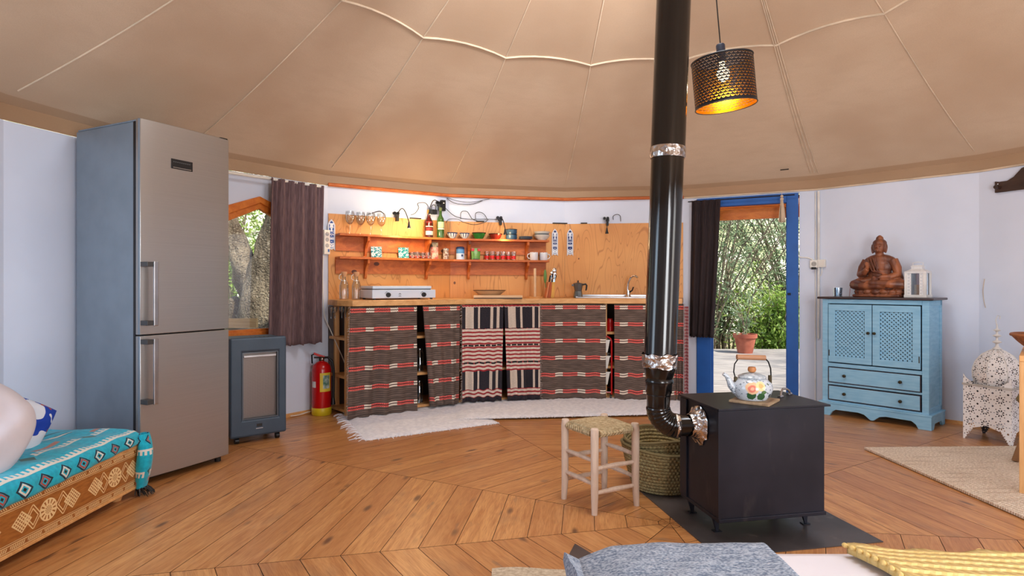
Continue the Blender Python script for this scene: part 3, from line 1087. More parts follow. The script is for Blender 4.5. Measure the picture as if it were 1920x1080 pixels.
# big olive tree outside the left window
ol = thing('olive_tree', 'thick forked olive trunk right outside the left window', 'tree', (-2.62, 6.35, -.3))
b = MB()
rnd = random.Random(4)
def trunk(b, pts, rr, seg=18):
    b.tube(pts, rr, seg)
trunk(b, [(.02, 0, 0), (0, 0, .5), (-.02, 0, 1.0), (.02, 0, 1.35), (.12, 0, 1.75), (.22, .05, 2.3), (.3, .1, 3.2)], [.42, .33, .29, .27, .21, .18, .14])
trunk(b, [(-.05, 0, 1.05), (-.14, -.02, 1.45), (-.34, -.05, 1.95), (-.6, -.05, 2.5), (-.8, 0, 3.1)], [.20, .15, .11, .10, .08], 14)
trunk(b, [(-.2, .05, .2), (-.27, .02, .7), (-.3, 0, 1.15), (-.31, 0, 1.28)], [.18, .13, .10, .05], 12)
o = b.build('trunk', M['bark'], ol, smooth=60)
tx = bpy.data.textures.new('bark_lumps', 'CLOUDS'); tx.noise_scale = .22
d = o.modifiers.new('sub', 'SUBSURF'); d.levels = 2; d.render_levels = 2
d = o.modifiers.new('lumps', 'DISPLACE'); d.texture = tx; d.strength = .12; d.texture_coords = 'LOCAL'
tips = []
for i in range(46):
    t = rnd.random()
    base = Vector((.3, .1, 3.2)) if i % 2 else Vector((-.8, 0, 3.1))
    tips.append((base + Vector((rnd.gauss(0, .8), rnd.gauss(0, .7), rnd.gauss(.5, .5))), Vector((0, 0, 1))))
leafy(ol, tips, 26, .07, .010, .25, M['leaf3'], rnd)
shrub('green_bush', 'leafy green bush left of the olive trunk outside the window', 'bush', -4.0, 8.4, 3.2, 1.1, 26, 12, M['leaf2'], 31, ll=.08, lw=.015)
shrub('green_bush', 'darker bush behind the olive trunk outside the window', 'bush', -3.0, 9.8, 3.4, 1.5, 30, 12, M['leaf3'], 32, ll=.09, lw=.014)
# white outdoor cabinet and timber rail seen low in the window
oc = thing('outdoor_cupboard', 'small white outdoor cupboard with a wooden top beneath the window view', 'cupboard', (-2.76, 5.62, -.3), R(8))
b = MB(); b.box(-.28, .28, -.18, .18, 0, .92); b.build('body', M['white'], oc, bev=.004)
b = MB(); b.box(-.27, -.01, -.20, -.18, .1, .88); b.build('door', M['white'], oc, bev=.01)
b = MB(); b.box(.01, .27, -.20, -.18, .1, .88); b.build('door', M['white'], oc, bev=.01)
b = MB(); b.box(-.31, .31, -.21, .2, .92, .96); b.build('worktop', M['steel'], oc)
b = MB(); b.box(-.31, .31, .1, .16, .97, 1.06); b.build('back_rail', M['pine'], oc)
# ================================================================== KITCHEN
AF = AP - .50                     # apothem of the counter front
CT = .957                         # counter top height
def front(u, extra=0):            # viewing column on the counter front line
    return spot(u, .50 + extra)
def ring_poly(a_list, apo):       # corner points of the polygon at the given corner angles
    return [V2(a, apo / math.cos(R(10))) for a in a_list]
corn = [133, 113, 93, 73]
# worktop: left rounded piece plus three straight pieces in one board
fr = ring_poly(corn, AF); bk = ring_poly(corn, AP - .004)
t133 = TAN(133)
lft = [bk[0] - RAD(133) * .0, bk[0] - RAD(133) * .15 - TAN(123) * .035, bk[0] - RAD(133) * .30 - TAN(123) * .06, fr[0] - TAN(123) * .05 + RAD(123) * .05, fr[0] - TAN(123) * .03]
b = MB(); b.prism([tuple(p) for p in lft + fr + bk[::-1][:3]], CT - .048, CT)
ct = b.build('countertop', M['pine'], bev=.004)
tag(ct, 'long pine countertop running around the curved kitchen wall above the striped curtains', 'countertop')
# plywood splashback
for a in (123, 103, 83):
    pass
b = MB()
for a in (123, 103, 83):
    b.box(-(AP - .02) * math.tan(R(10)), (AP - .02) * math.tan(R(10)), -.016, -.002, CT + .001, 1.705 , PF(a))
tag(b.build('splashback', M['ply']), 'honey-coloured plywood splashback fixed to the white wall behind the kitchen shelves', 'splashback')
# open base unit under the counter
bu = thing('base_unit', 'pine shelving under the counter, seen at its open left end and between the curtains', 'shelving')
for yy in (-.005, .30):
    b = MB(); b.box(-HW + .045, -HW + .085, yy, yy + .04, 0, CT - .05, PF(123, d=.36)); b.build('post', M['pine_z'], bu)
for z in (.02, .30, .62):
    b = MB()
    q0 = ring_poly(corn, AF + .06); q1 = ring_poly(corn, AP - .03)
    b.prism([tuple(p) for p in q0 + q1[::-1]], z, z + .022)
    b.build('shelf', M['pine'], bu)
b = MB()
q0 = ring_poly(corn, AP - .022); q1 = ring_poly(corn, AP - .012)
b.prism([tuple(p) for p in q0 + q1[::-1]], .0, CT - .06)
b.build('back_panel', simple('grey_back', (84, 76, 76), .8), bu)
for a, s in ((103, -HW + .06), (103, .30), (83, -.2), (83, .28)):
    b = MB(); b.box(s, s + .022, .06, .44, 0, CT - .05, PF(a, d=.50)); b.build('divider', M['pine_z'], bu)
# ghosts of goods under the counter
def under_jar(u, z, r, h, mat, label, cat='jar', name='storage_jar', grp=None):
    x, y, a, s = spot(u, .34)
    b = MB(); b.lathe([(0, 0), (r, 0), (r, h * .8), (r * .7, h * .9), (r * .7, h), (0, h)], 16, T(x, y, z))
    return tag(b.build(name, mat, smooth=True), label, cat, grp)
under_jar(787, .323, .035, .20, M['frost'], 'tall pale glass jar in the gap between the two left striped curtains')
under_jar(786, .043, .035, .20, M['frost'], 'clear glass bottle on the lowest shelf in the left curtain gap', 'bottle', 'glass_bottle')
under_jar(1144, .643, .035, .12, M['red'], 'dark red jar in the curtain gap above the red trolley')
# small hanging clips below the left end of the counter
for i, u in enumerate((621, 628, 641, 648)):
    x, y, a, s = spot(u, .36)
    b = MB(); b.lathe([(.0, 0), (.022, 0), (.018, -.03), (.004, -.055), (.004, -.09), (.0, -.09)], 12, T(x, y, CT - .052))
    tag(b.build('hanging_glass', M['frost'], smooth=True), 'clear stem glasses hanging upside down under the left end of the counter', 'glass', 'glasses hanging under the counter end')

# red wire trolley between the two right curtains
x, y, a, s = spot(1139, .45)
tr = thing('wire_trolley', 'red wire drawer trolley with white baskets in the gap between the right striped curtains', 'trolley', (x, y, 0.0), facing(a))
b = MB()
for yy in (-.02, .26):
    b.tube([(-.17, yy, .06), (-.17, yy, .56), (-.14, yy, .60), (-.0, yy, .60), (.030, yy, .58), (.038, yy, .55), (.038, yy, .06)], .008, 8)
    b.tube([(-.17, yy, .08), (.038, yy, .08)], .006, 6)
b.tube([(.038, -.02, .3), (.038, .26, .3)], .006, 6)
b.build('frame', M['red'], tr, smooth=True)
for k in range(3):
    z = .15 + .15 * k
    b = MB()
    b.plate([(-.15, z), (.0, z), (.022, z + .115), (-.17, z + .115)], [], -.012, -.004)
    b.plate([(-.15, z), (.0, z), (.022, z + .115), (-.17, z + .115)], [], .244, .252)
    b.prism([(-.15, -.01), (.0, -.01), (.0, .25), (-.15, .25)], z, z + .006)
    b.tube([(-.17, -.01, z + .115), (.03, -.01, z + .115), (.03, .25, z + .115), (-.17, .25, z + .115)], .005, 6, closed=True)
    b.build('basket', M['whiteplastic'], tr)
for xx in (-.15, .03):
    for yy in (0, .24):
        b = MB(); b.cyl((xx - .008, yy, .03), (xx + .008, yy, .03), .027, seg=14); b.cyl((xx, yy, .03), (xx, yy, .06), .006, seg=6); b.build('caster', M['black'], tr)

# ---- cloths hung under the counter
def hung(name, u0, u1, ztop, zbot, mat, label, folds=5, amp=.016, seed=1, group=None, off=.012, widen=0.0, fringe=None, cat='curtain', ub=None):
    rnd = random.Random(seed)
    ph = [rnd.uniform(0, 6.28) for _ in range(4)]
    a0 = front(u0, off); a1 = front(u1, off)
    P0, P1 = Vector((a0[0], a0[1])), Vector((a1[0], a1[1]))
    L = (P1 - P0).length
    H = ztop - zbot
    def fn(u, v):
        uu = u0 + (u1 - u0) * u
        if ub: uu = (u0 + (ub[0] - u0) * v) * (1 - u) + (u1 + (ub[1] - u1) * v) * u
        x, y, a, s = front(uu, off)
        k = .35 + .65 * v
        w = amp * k * (math.sin(u * folds * 2 * PI + ph[0] + .5 * math.sin(v * 2.2 + ph[2])) + .5 * math.sin(u * folds * 3.7 + ph[1]))
        n = RAD(a)
        hem = (.004 * math.sin(u * folds * 2 * PI + ph[3]) + .002 * math.sin(u * 31)) * v
        top = .006 * abs(math.sin(u * folds * 7 * PI)) * (1 - v) ** 6
        return Vector((x - n.x * w, y - n.y * w, ztop - H * v + hem - top))
    b = MB(); b.grid(fn, max(24, int(L * 110)), 34, uvfn=lambda u, v: (u * L * 1.12, v * H))
    root = tag(b.build(name, mat, smooth=True, solid=.005), label, cat, group)
    if fringe:
        b = MB()
        for k in range(int(H / .011)):
            v = k * .011 / H
            for sd in fringe:
                p = fn(sd, v); a = front(u0 if sd == 0 else u1, off)[2]
                t = TAN(a) * (1 if sd else -1)
                l = rnd.uniform(.010, .026); dz = rnd.uniform(-.014, .004)
                q = p + Vector((t.x * l, t.y * l, dz)); 
                b.tube([p, (p + q) / 2 + Vector((0, 0, .003)), q], [.0022, .0018, .0012], 4, cap=False)
        b.build('fringe', M['darkfringe'], root)['kind'] = 'stuff'
    return root
M['darkfringe'] = simple('brown_fringe', (122, 104, 98), .95, c2=(190, 178, 170), ns=80)
KT = CT - .050
GR = 'striped kilim curtains under the counter'
hung('kilim_curtain', 657, 781, KT, .012, M['kilim'], 'wide brown, red and white striped kilim curtain at the left end of the counter', 4, .022, 1, GR, fringe=(0,), ub=(650, 780))
hung('kilim_curtain', 793, 863, KT, .03, M['kilim_b'], 'narrow brown and red striped kilim curtain between the left gap and the black cream curtain', 3, .020, 2, GR, ub=(806, 861))
hung('kilim_curtain', 866, 944, KT, .035, M['bw'], 'black and cream kilim curtain with red bands, left one of the pair', 4, .014, 3, GR, fringe=(0,), off=.02, ub=(866, 940))
hung('kilim_curtain', 945, 1012, KT, .03, M['bw'], 'black and cream kilim curtain with red bands, right one of the pair', 4, .016, 4, GR, fringe=(1,), off=.02, ub=(951, 1012))
hung('kilim_curtain', 1013, 1136, KT, .02, M['kilim'], 'wide flat brown and red striped kilim curtain left of the red trolley', 4, .007, 5, GR, fringe=(0,), off=.01)
hung('kilim_curtain', 1152, 1268, KT, .02, M['kilim_b'], 'brown and red striped kilim curtain behind the black stove pipe', 4, .008, 6, GR)
hung('kilim_curtain', 1269, 1282, KT, .03, M['kilim'], 'dark folded edge of kilim cloth right of the stove pipe', 2, .014, 7, GR, fringe=(1,))
hung('pink_cloth', 1283, 1291, KT - .02, .03, M['pinkk'], 'thin pink and red striped cloth hanging at the right end of the counter', 1, .010, 8, off=-.06, cat='cloth')

# ---- wall shelves
def wall_shelf(z, label):
    e = thing('wall_shelf', label, 'shelf', group='kitchen wall shelves')
    L0 = spot(637, .14); L1 = spot(1030, .14)
    dep = .155
    def pt(u, d):
        s = spot(u, d); return (s[0], s[1])
    # board follows the bend at the 113 degree corner
    mid_f = V2(113, (AP - dep) / math.cos(R(10))); mid_b = V2(113, (AP - .018) / math.cos(R(10)))
    f0 = spot(637, dep); f1 = spot(1030, dep)
    nb0 = Vector((f0[0], f0[1])) + RAD(f0[2]) * (dep - .018); nb1 = Vector((f1[0], f1[1])) + RAD(f1[2]) * (dep - .018)
    b = MB(); b.prism([(f0[0], f0[1]), tuple(mid_f), (f1[0], f1[1]), tuple(nb1), tuple(mid_b), tuple(nb0)], z - .02, z)
    b.build('board', M['shelfwood'], e, bev=.002)
    for (A, B, a) in ((nb0, mid_b, 123), (mid_b, nb1, 103)):
        n = RAD(a)
        b = MB(); b.prism([tuple(A), tuple(B), tuple(B - n * .018), tuple(A - n * .018)], z - .145, z - .02)
        b.build('back_rail', M['shelfwood'], e)
    for u in (684, 798, 878, 986):
        x, y, a, s = spot(u, .036)
        prof = [(0, 0), (0, -.165), (-.018, -.172), (-.030, -.150), (-.040, -.10), (-.075, -.055), (-.105, -.035), (-.11, 0)]
        b = MB()
        Mx = T(x, y, z - .02) @ RZ(facing(a))
        vsA = [b.bm.verts.new(Mx @ Vector((-.011, p[0], p[1]))) for p in prof]
        vsB = [b.bm.verts.new(Mx @ Vector((.011, p[0], p[1]))) for p in prof]
        b.bm.faces.new(vsA); b.bm.faces.new(vsB[::-1])
        for i in range(len(prof)):
            j = (i + 1) % len(prof); b.bm.faces.new((vsA[i], vsB[i], vsB[j], vsA[j]))
        b.build('bracket', M['shelfwood'], e, bev=.002)
    return e
SH1, SH2 = 1.528, 1.328
wall_shelf(SH1, 'upper pine wall shelf carrying bowls, bottles and wine glasses')
wall_shelf(SH2, 'lower pine wall shelf carrying tiles, jars, tumblers and mugs')

def at(u, d, z): 
    x, y, a, s = spot(u, d); return (x, y, z), facing(a)
def lathe_thing(name, label, cat, u, d, z, prof, mat, seg=24, group=None, smooth=True):
    p, r = at(u, d, z)
    b = MB(); b.lathe(prof, seg); o = b.build(name, mat, smooth=smooth); o.location = p; o.rotation_euler = (0, 0, r)
    return tag(o, label, cat, group)
# wine glasses
def wineglass(u, d, label):
    p, r = at(u, d, SH1)
    e = thing('wine_glass', label, 'wine glass', p, r, 'wine glasses on the upper shelf')
    b = MB(); b.lathe([(.0, .004), (.008, .004), (.034, .001), (.034, 0), (.0, 0)], 24); b.build('foot', M['glass'], e, smooth=True)
    b = MB(); b.lathe([(.0045, .003), (.0035, .02), (.0035, .075), (.006, .083), (0, .084)], 12); b.build('stem', M['glass'], e, smooth=True)
    b = MB(); b.lathe([(0, .083), (.016, .087), (.032, .108), (.041, .14), (.0405, .17), (.034, .20), (.0335, .20), (.040, .17), (.0402, .14), (.031, .109), (.015, .089), (0, .086)], 28); b.build('cup', M['glass'], e, smooth=True)
wineglass(656, .09, 'large clear wine glass, leftmost of the four on the upper shelf')
wineglass(676, .07, 'large clear wine glass, second from the left of the four on the upper shelf')
wineglass(695, .09, 'large clear wine glass, third from the left of the four on the upper shelf')
wineglass(715, .07, 'large clear wine glass, rightmost of the four on the upper shelf')
# bottles
def bottle(u, d, prof, glassm, label, capm, caph, labels, h):
    p, r = at(u, d, SH1)
    e = thing('liquor_bottle', label, 'bottle', p, r, 'bottles on the upper shelf')
    b = MB(); b.lathe(prof, 24); b.build('glass_body', glassm, e, smooth=True)
    b = MB(); b.lathe([(0, caph[0]), (.0155, caph[0]), (.0155, caph[1]), (0, caph[1])], 18); b.build('cap', capm, e, smooth=True)
    for (z0, z1, r1, mt) in labels:
        b = MB(); b.lathe([(r1, z0), (r1, z1)], 20, None, R(180 + 20), R(360 - 20)); b.build('label', mt, e, smooth=True)
cream = simple('cream_paper', (232, 224, 196), .7); redp = simple('dark_red_paper', (120, 22, 26), .7); greenp = simple('pale_green_paper', (190, 210, 160), .7)
whisky = simple('dark_amber_glass', (74, 22, 14), .08, c2=(60, 16, 10))
greeng = simple('dark_green_glass', (52, 84, 36), .08, c2=(60, 96, 44))
bottle(804, .085, [(0, 0), (.038, 0), (.040, .01), (.040, .13), (.036, .155), (.018, .19), (.014, .215), (.014, .255), (0, .255)], whisky,
       'dark amber liquor bottle with a gold cap and red label on the upper shelf', simple('gold_cap', (214, 160, 60), .3, .6), (.225, .262),
       [(.025, .062, .0408, cream), (.068, .092, .0408, redp), (.100, .108, .0408, cream), (.14, .15, .039, redp)], .26)
bottle(826, .085, [(0, 0), (.033, 0), (.035, .01), (.035, .165), (.030, .19), (.016, .215), (.013, .235), (.013, .29), (0, .29)], greeng,
       'tall green wine bottle with a pale label on the upper shelf', simple('olive_cap', (96, 104, 60), .4), (.262, .292),
       [(.10, .155, .0358, greenp), (.082, .096, .0358, cream)], .29)
# bowls
def bowl_prof(r, h, foot=.5, t=.004):
    return [(0, .004), (r * foot, .0), (r * foot * 1.05, .006), (r * .8, h * .45), (r, h), (r - t, h), (r * .78, h * .5), (r * foot, .012), (0, .010)]
def mk_bluestripe():
    m = Mat('blue_white_ceramic', .2); x, y, z = m.xyz()
    th = y.op('ARCTAN2', x); f = ((th * 1.75).fr() - .5).abs().lt(.16)
    c = m.mix(f.mx(z.gt(.050)), (236, 236, 230), (44, 70, 110)); m.col(c); return m.m
bs = mk_bluestripe()
lathe_thing('bowl', 'small white bowl with blue stripes right beside the green bottle', 'bowl', 848, .085, SH1, bowl_prof(.052, .06, .35), bs, group='bowls on the upper shelf')
lathe_thing('bowl', 'small white bowl with blue stripes next to the green bowl', 'bowl', 871, .085, SH1, bowl_prof(.050, .058, .35), bs, group='bowls on the upper shelf')
gb = thing('bowl', 'green glazed bowl with a dark rim on the upper shelf', 'bowl', *at(898, .085, SH1), group='bowls on the upper shelf')
b = MB(); b.lathe(bowl_prof(.066, .062, .55), 28); b.build('body', simple('green_glaze', (44, 128, 50), .2, c2=(36, 100, 44), ns=30), gb, smooth=True)
b = MB(); b.lathe([(.067, .056), (.070, .064), (.062, .064), (.0615, .058)], 28); b.build('rim', simple('brown_glaze', (60, 36, 28), .2), gb, smooth=True)
rb = thing('bowl', 'red-brown glazed bowl with a dark rim on the upper shelf', 'bowl', *at(929, .085, SH1), group='bowls on the upper shelf')
b = MB(); b.lathe(bowl_prof(.066, .055, .55), 28); b.build('body', simple('red_glaze', (150, 48, 34), .2, c2=(124, 38, 28), ns=30), rb, smooth=True)
b = MB(); b.lathe([(.067, .049), (.070, .057), (.062, .057), (.0615, .051)], 28); b.build('rim', simple('brown_glaze2', (66, 36, 26), .2), rb, smooth=True)
bluee = simple('blue_enamel', (62, 96, 122), .3, c2=(48, 80, 108))
for i, (z, lab) in enumerate(((0, 'blue cup, lower one of the stack beside the red-brown bowl'), (.052, 'blue cup with a dark rim, upper one of the stack beside the red-brown bowl'))):
    p, r = at(959, .085, SH1 + z)
    e = thing('blue_cup', lab, 'cup', p, r, 'stacked blue cups on the upper shelf')
    b = MB(); b.lathe([(0, .0), (.046, .0), (.055, .012), (.055, .05), (.051, .05), (.05, .012), (0, .006)], 28); b.build('body', bluee, e, smooth=True)
    b = MB(); b.lathe([(.0565, .046), (.0575, .052), (.0505, .052), (.050, .047)], 28); b.build('rim', M['black'], e, smooth=True)
for i in range(3):
    lathe_thing('dinner_plate', ('grey-blue plate, bottom of the low stack on the upper shelf', 'grey-blue plate, middle of the low stack on the upper shelf', 'grey-blue plate, top of the low stack on the upper shelf')[i], 'plate', 986, .095, SH1 + i * .009, [(0, .002), (.035, 0), (.068, .013), (.069, .016), (.036, .006), (0, .006)], simple('grey_blue_glaze_%d' % i, (106, 116, 130), .3, c2=(90, 100, 116)), group='plates on the upper shelf')
wg = simple('white_glaze', (226, 224, 216), .2, c2=(210, 208, 202))
gband = simple('grey_band_glaze', (120, 128, 132), .3)
for i, (z, lab) in enumerate(((0, 'white bowl, lower one of the stack at the right end of the upper shelf'), (.034, 'white bowl with a grey band, upper one of the stack on the upper shelf'))):
    e = thing('bowl', lab, 'bowl', *at(1016, .102, SH1 + z), group='bowls on the upper shelf')
    b = MB(); b.lathe(bowl_prof(.080, .05, .5), 30); b.build('body', wg, e, smooth=True)
    if i: b = MB(); b.lathe([(.0675, .020), (.0725, .030)], 30); b.build('band', gband, e, smooth=True)

# lower shelf
def tile_lean(u, mat, label):
    p, r = at(u, .06, SH2)
    b = MB(); b.grid(lambda a, c: (-.05 + .1 * a, -.0 + .012 * c, .1 * c + .001), 2, 2, .1, .1)
    o = b.build('ceramic_tile', mat, solid=.008); o.location = p; o.rotation_euler = (0, 0, r)
    return tag(o, label, 'tile', 'tiles leaning on the lower shelf')
tile_lean(706, M['azul2'], 'square patterned tile leaning at the left of the lower shelf')
tile_lean(757, mk_azulejo('green_tile', (196, 232, 224), (22, 140, 150), 34), 'greener square patterned tile leaning near the middle bracket of the lower shelf')
def tumbler(u, d, h, r_, mat, label, grp, bandc=None):
    p, r = at(u, d, SH2)
    e = thing('drinking_glass', label, 'glass', p, r, grp)
    b = MB(); b.lathe([(0, 0), (r_ * .85, 0), (r_, h), (r_ - .002, h), (r_ * .82, .006), (0, .006)], 20); b.build('glass_wall', M['glass'], e, smooth=True)
    if bandc is not None:
        b = MB(); b.lathe([(r_ * .87 + .0006, h * .12), (r_ * .94 + .0006, h * .5)], 20); b.build('printed_band', bandc, e, smooth=True)
def mk_redprint():
    m = Mat('red_print', .4); x, y, z = m.xyz(); n = m.noise(60, 1); n2 = n.gt(.42)
    m.col((214, 24, 18)); m.alpha(n2); return m.m
def mk_palep():
    m = Mat('pale_print', .4); n = m.noise(70, 1); c = m.mix(n.gt(.5), (228, 210, 190), (178, 60, 50))
    m.col(c); m.alpha(m.noise(40, 1).gt(.45)); return m.m
rp, pp_ = mk_redprint(), mk_palep()
for i, u in enumerate((772, 782, 792, 802)):
    tumbler(u, .05 + .03 * (i % 2), .062, .028, None, 'small printed glass in the row beside the greener tile on the lower shelf', 'printed glasses left of the tea box', pp_)
for i, u in enumerate((913, 923, 933, 943, 953, 963)):
    tumbler(u, .055 + .035 * (i % 2), .085, .026, None, 'small clear glass with a red printed band, in the row on the lower shelf', 'red banded glasses on the lower shelf', rp)
# tall carton, jar, blue tin, green bag
p, r = at(814, .075, SH2)
e = thing('tall_carton', 'tall narrow carton with a dark top and red lettering beside the middle bracket', 'carton', p, r)
b = MB(); b.box(-.033, .033, -.02, .02, 0, .115); b.build('box', simple('carton_cream', (230, 206, 180), .7, c2=(200, 80, 70), ns=28), e, bev=.002)
b = MB(); b.box(-.032, .032, -.019, .019, .115, .16); b.build('lid', simple('carton_dark', (44, 34, 30), .6, c2=(200, 180, 140), ns=40), e, bev=.002)
p, r = at(836, .075, SH2)
e = thing('spice_jar', 'small mottled white jar between the tall carton and the blue tin', 'jar', p, r)
b = MB(); b.lathe([(0, 0), (.026, 0), (.028, .005), (.028, .075), (.022, .088), (0, .088)], 20); b.build('body', simple('mottled', (226, 216, 200), .5, c2=(120, 70, 50), ns=45), e, smooth=True)
b = MB(); b.lathe([(0, .086), (.027, .086), (.027, .104), (0, .112)], 20); b.build('lid', simple('lid_w', (222, 214, 202), .5, c2=(90, 80, 74), ns=50), e, smooth=True)
p, r = at(863, .075, SH2)
e = thing('blue_tin', 'white and blue powder tin with a domed dark blue lid on the lower shelf', 'tin', p, r)
b = MB(); b.lathe([(0, 0), (.040, 0), (.040, .075), (0, .075)], 24); b.build('lower_body', simple('tin_white', (214, 228, 244), .4, c2=(200, 216, 238)), e, smooth=True)
b = MB(); b.lathe([(.0402, .06), (.0402, .10), (.038, .105), (0, .105)], 24); b.build('blue_band', simple('tin_blue', (84, 150, 206), .4), e, smooth=True)
b = MB(); b.lathe([(.041, .10), (.041, .115), (.03, .125), (0, .127)], 24); b.build('lid', simple('tin_navy', (26, 54, 100), .4), e, smooth=True)
b = MB(); b.box(.004, .022, -.0425, -.040, .03, .05); b.build('printed_mark', simple('navy_print', (30, 56, 110), .5), e)
p, r = at(892, .075, SH2)
e = thing('snack_bag', 'green bag with red corners at the top, standing on the lower shelf', 'bag', p, r)
def bag(u, v):
    w = .042 * (1 + .12 * v); th = .022 * (1 - v ** 2.2)
    a = u * 2 * PI
    return (w * math.cos(a), th * math.sin(a) + .001, .115 * v)
b = MB(); b.grid(bag, 24, 10); b.build('pouch', simple('green_foil', (112, 160, 76), .35, c2=(80, 132, 52), ns=16), e, smooth=True)
b = MB(); b.box(-.046, -.016, -.014, .004, .085, .112, bev=.003); b.build('red_corner', simple('red_foil', (214, 44, 54), .4), e)
b = MB(); b.box(.016, .046, -.014, .004, .085, .112, bev=.003); b.build('red_corner', simple('red_foil2', (214, 44, 54), .4), e)
b = MB(); b.box(-.03, .03, -.024, -.004, .0, .010, bev=.002); b.build('dark_base', M['black'], e)
# mugs
def mk_mug():
    m = Mat('mug_ceramic', .25); x, y, z = m.xyz(); n = m.vor(34)
    c = m.mix(n.lt(.13), (228, 230, 234), (70, 60, 70)); m.col(c); return m.m
mg = mk_mug()
for u, d, lab, hs in ((1001, .08, 'white patterned mug with its handle to the left on the lower shelf', -1), (1019, .06, 'white patterned mug at the right end of the lower shelf', 1)):
    p, r = at(u, d, SH2)
    e = thing('mug', lab, 'mug', p, r, 'mugs on the lower shelf')
    b = MB(); b.lathe([(0, 0), (.036, 0), (.040, .005), (.042, .08), (.039, .08), (.037, .008), (0, .006)], 24); b.build('body', mg, e, smooth=True)
    b = MB(); b.tube([(hs * .039, 0, .065), (hs * .06, 0, .062), (hs * .066, 0, .042), (hs * .058, 0, .022), (hs * .039, 0, .018)], .005, 8); b.build('handle', mg, e, smooth=True)

# pointed ceramic plaques on the splashback
def plaque(u, v0, v1, label, mat, w=.064, d=.018):
    x, y, a, s = spot(u, d); z1, z0 = zat(v0, y), zat(v1, y); H = z1 - z0
    e = thing('wall_plaque', label, 'wall tile', (x, y, z0), facing(a), 'pointed ceramic plaques on the splashback')
    def out(f, dy):
        hw = w / 2 * f; return [(-hw, 0 + dy), (-hw * .5, .018 + dy * .6), (0, .006 + dy), (hw * .5, .018 + dy * .6), (hw, 0 + dy), (hw, H * .82), (hw * .55, H * .93 - dy * .5), (0, H - dy), (-hw * .55, H * .93 - dy * .5), (-hw, H * .82)]
    b = MB(); b.plate(out(1, 0), [], -.010, 0); b.build('border', simple('plaque_border', (222, 226, 234), .25), e)
    b = MB(); b.plate(out(.66, .016), [], -.0115, -.002)
    L = b.uvlay()
    for f in b.bm.faces:
        for lp in f.loops: lp[L].uv = (lp.vert.co.x, lp.vert.co.z)
    b.build('painted_field', mat, e)
plaque(621, 411, 470, 'blue and white pointed plaque at the far left of the splashback near the mauve curtain', M['azul'])
plaque(1040, 429, 480, 'dark blue and white pointed plaque just right of the shelves', M['azul3'])
plaque(1069, 429, 480, 'dark blue and white pointed plaque, right one of the pair beside the shelves', M['azul3'])
x, y, a, s = spot(609, .02)
e = thing('power_strip', 'white vertical power strip with switches beside the mauve curtain', 'power strip', (x, y, zat(477, y)), facing(a))
b = MB(); b.box(-.03, .03, -.035, 0, 0, .21); b.build('housing', M['whiteplastic'], e, bev=.005)
for k in range(3):
    b = MB(); b.cyl((.0, -.036, .075 + k * .05), (0, -.0345, .075 + k * .05), .018, seg=18); b.build('socket', simple('socket_grey_%d' % k, (170, 172, 176), .4), e)
b = MB(); b.box(.006, .022, -.037, -.034, .02, .045); b.build('rocker_switch', M['bluepaint'], e)

# ---- clip lamps with gooseneck and the clutter of cables along the splashback top
WARM = (1, .70, .36)
def clip_lamp(u, vclip, uh, vh, label, energy, d=.03, arch=.035, out=.07):
    x, y, a, s = spot(u, d); z = zat(vclip, y)
    e = thing('clip_lamp', label, 'lamp', (x, y, z), facing(a), 'black clip lamps along the splashback')
    xh, yh, ah, sh = spot(uh, d + out); zh = zat(vh, yh) - z
    rel = (Matrix.Rotation(-facing(a), 4, 'Z') @ Vector((xh - x, yh - y, 0)))
    hx, hy = rel.x, rel.y
    b = MB(); b.box(-.012, .012, -.03, .012, -.055, -.005, bev=.004); b.box(-.018, .018, -.02, .02, -.012, .012, bev=.004); b.build('clip', M['black'], e)
    b = MB()
    for k in (-1, 1): b.cyl((k * .016 - .014, -.028, .018), (k * .016 - .014, -.004, .018), .0145, seg=16)
    b.build('knob', M['blackm'], e, smooth=True)
    b = MB()
    pts = []
    for k in range(11):
        t = k / 10
        pts.append((hx * t ** .8, -.02 + (hy + .02) * t, .015 + (zh - .015 + .055) * t + math.sin(PI * t) * arch * 1.6))
    b.tube(pts, .0045, 8); b.build('gooseneck', M['black'], e, smooth=True)
    b = MB(); b.lathe([(0, .055), (.007, .055), (.010, .03), (.018, 0), (.016, 0), (.008, .028), (0, .03)], 20, T(hx, hy, zh)); b.build('head', M['black'], e, smooth=True)
    b = MB(); b.lathe([(0, .012), (.009, .010), (.009, .018), (0, .018)], 14, T(hx, hy, zh)); b.build('bulb', emit('lamp_led', (255, 214, 150), 8 if energy else 0), e)
    if energy:
        l = light('lamp_light', 'POINT', (xh, yh, zh + z - .03), energy, WARM, radius=.03)
clip_lamp(744, 404, 767, 428, 'black clip lamp with a double knob right of the wine glasses', 7, arch=.05, out=.30)
clip_lamp(938, 412, 947, 440, 'black clip lamp with its neck bent down over the blue cups', 1.2, arch=.02, out=.16)
clip_lamp(1139, 413, 1138, 438, 'black clip lamp hanging its head straight down on the right of the splashback', 0, arch=.0)
clip_lamp(824, 384, 806, 402, 'black clip lamp under the wall top above the liquor bottles', 4, arch=.03, d=.03, out=.24)

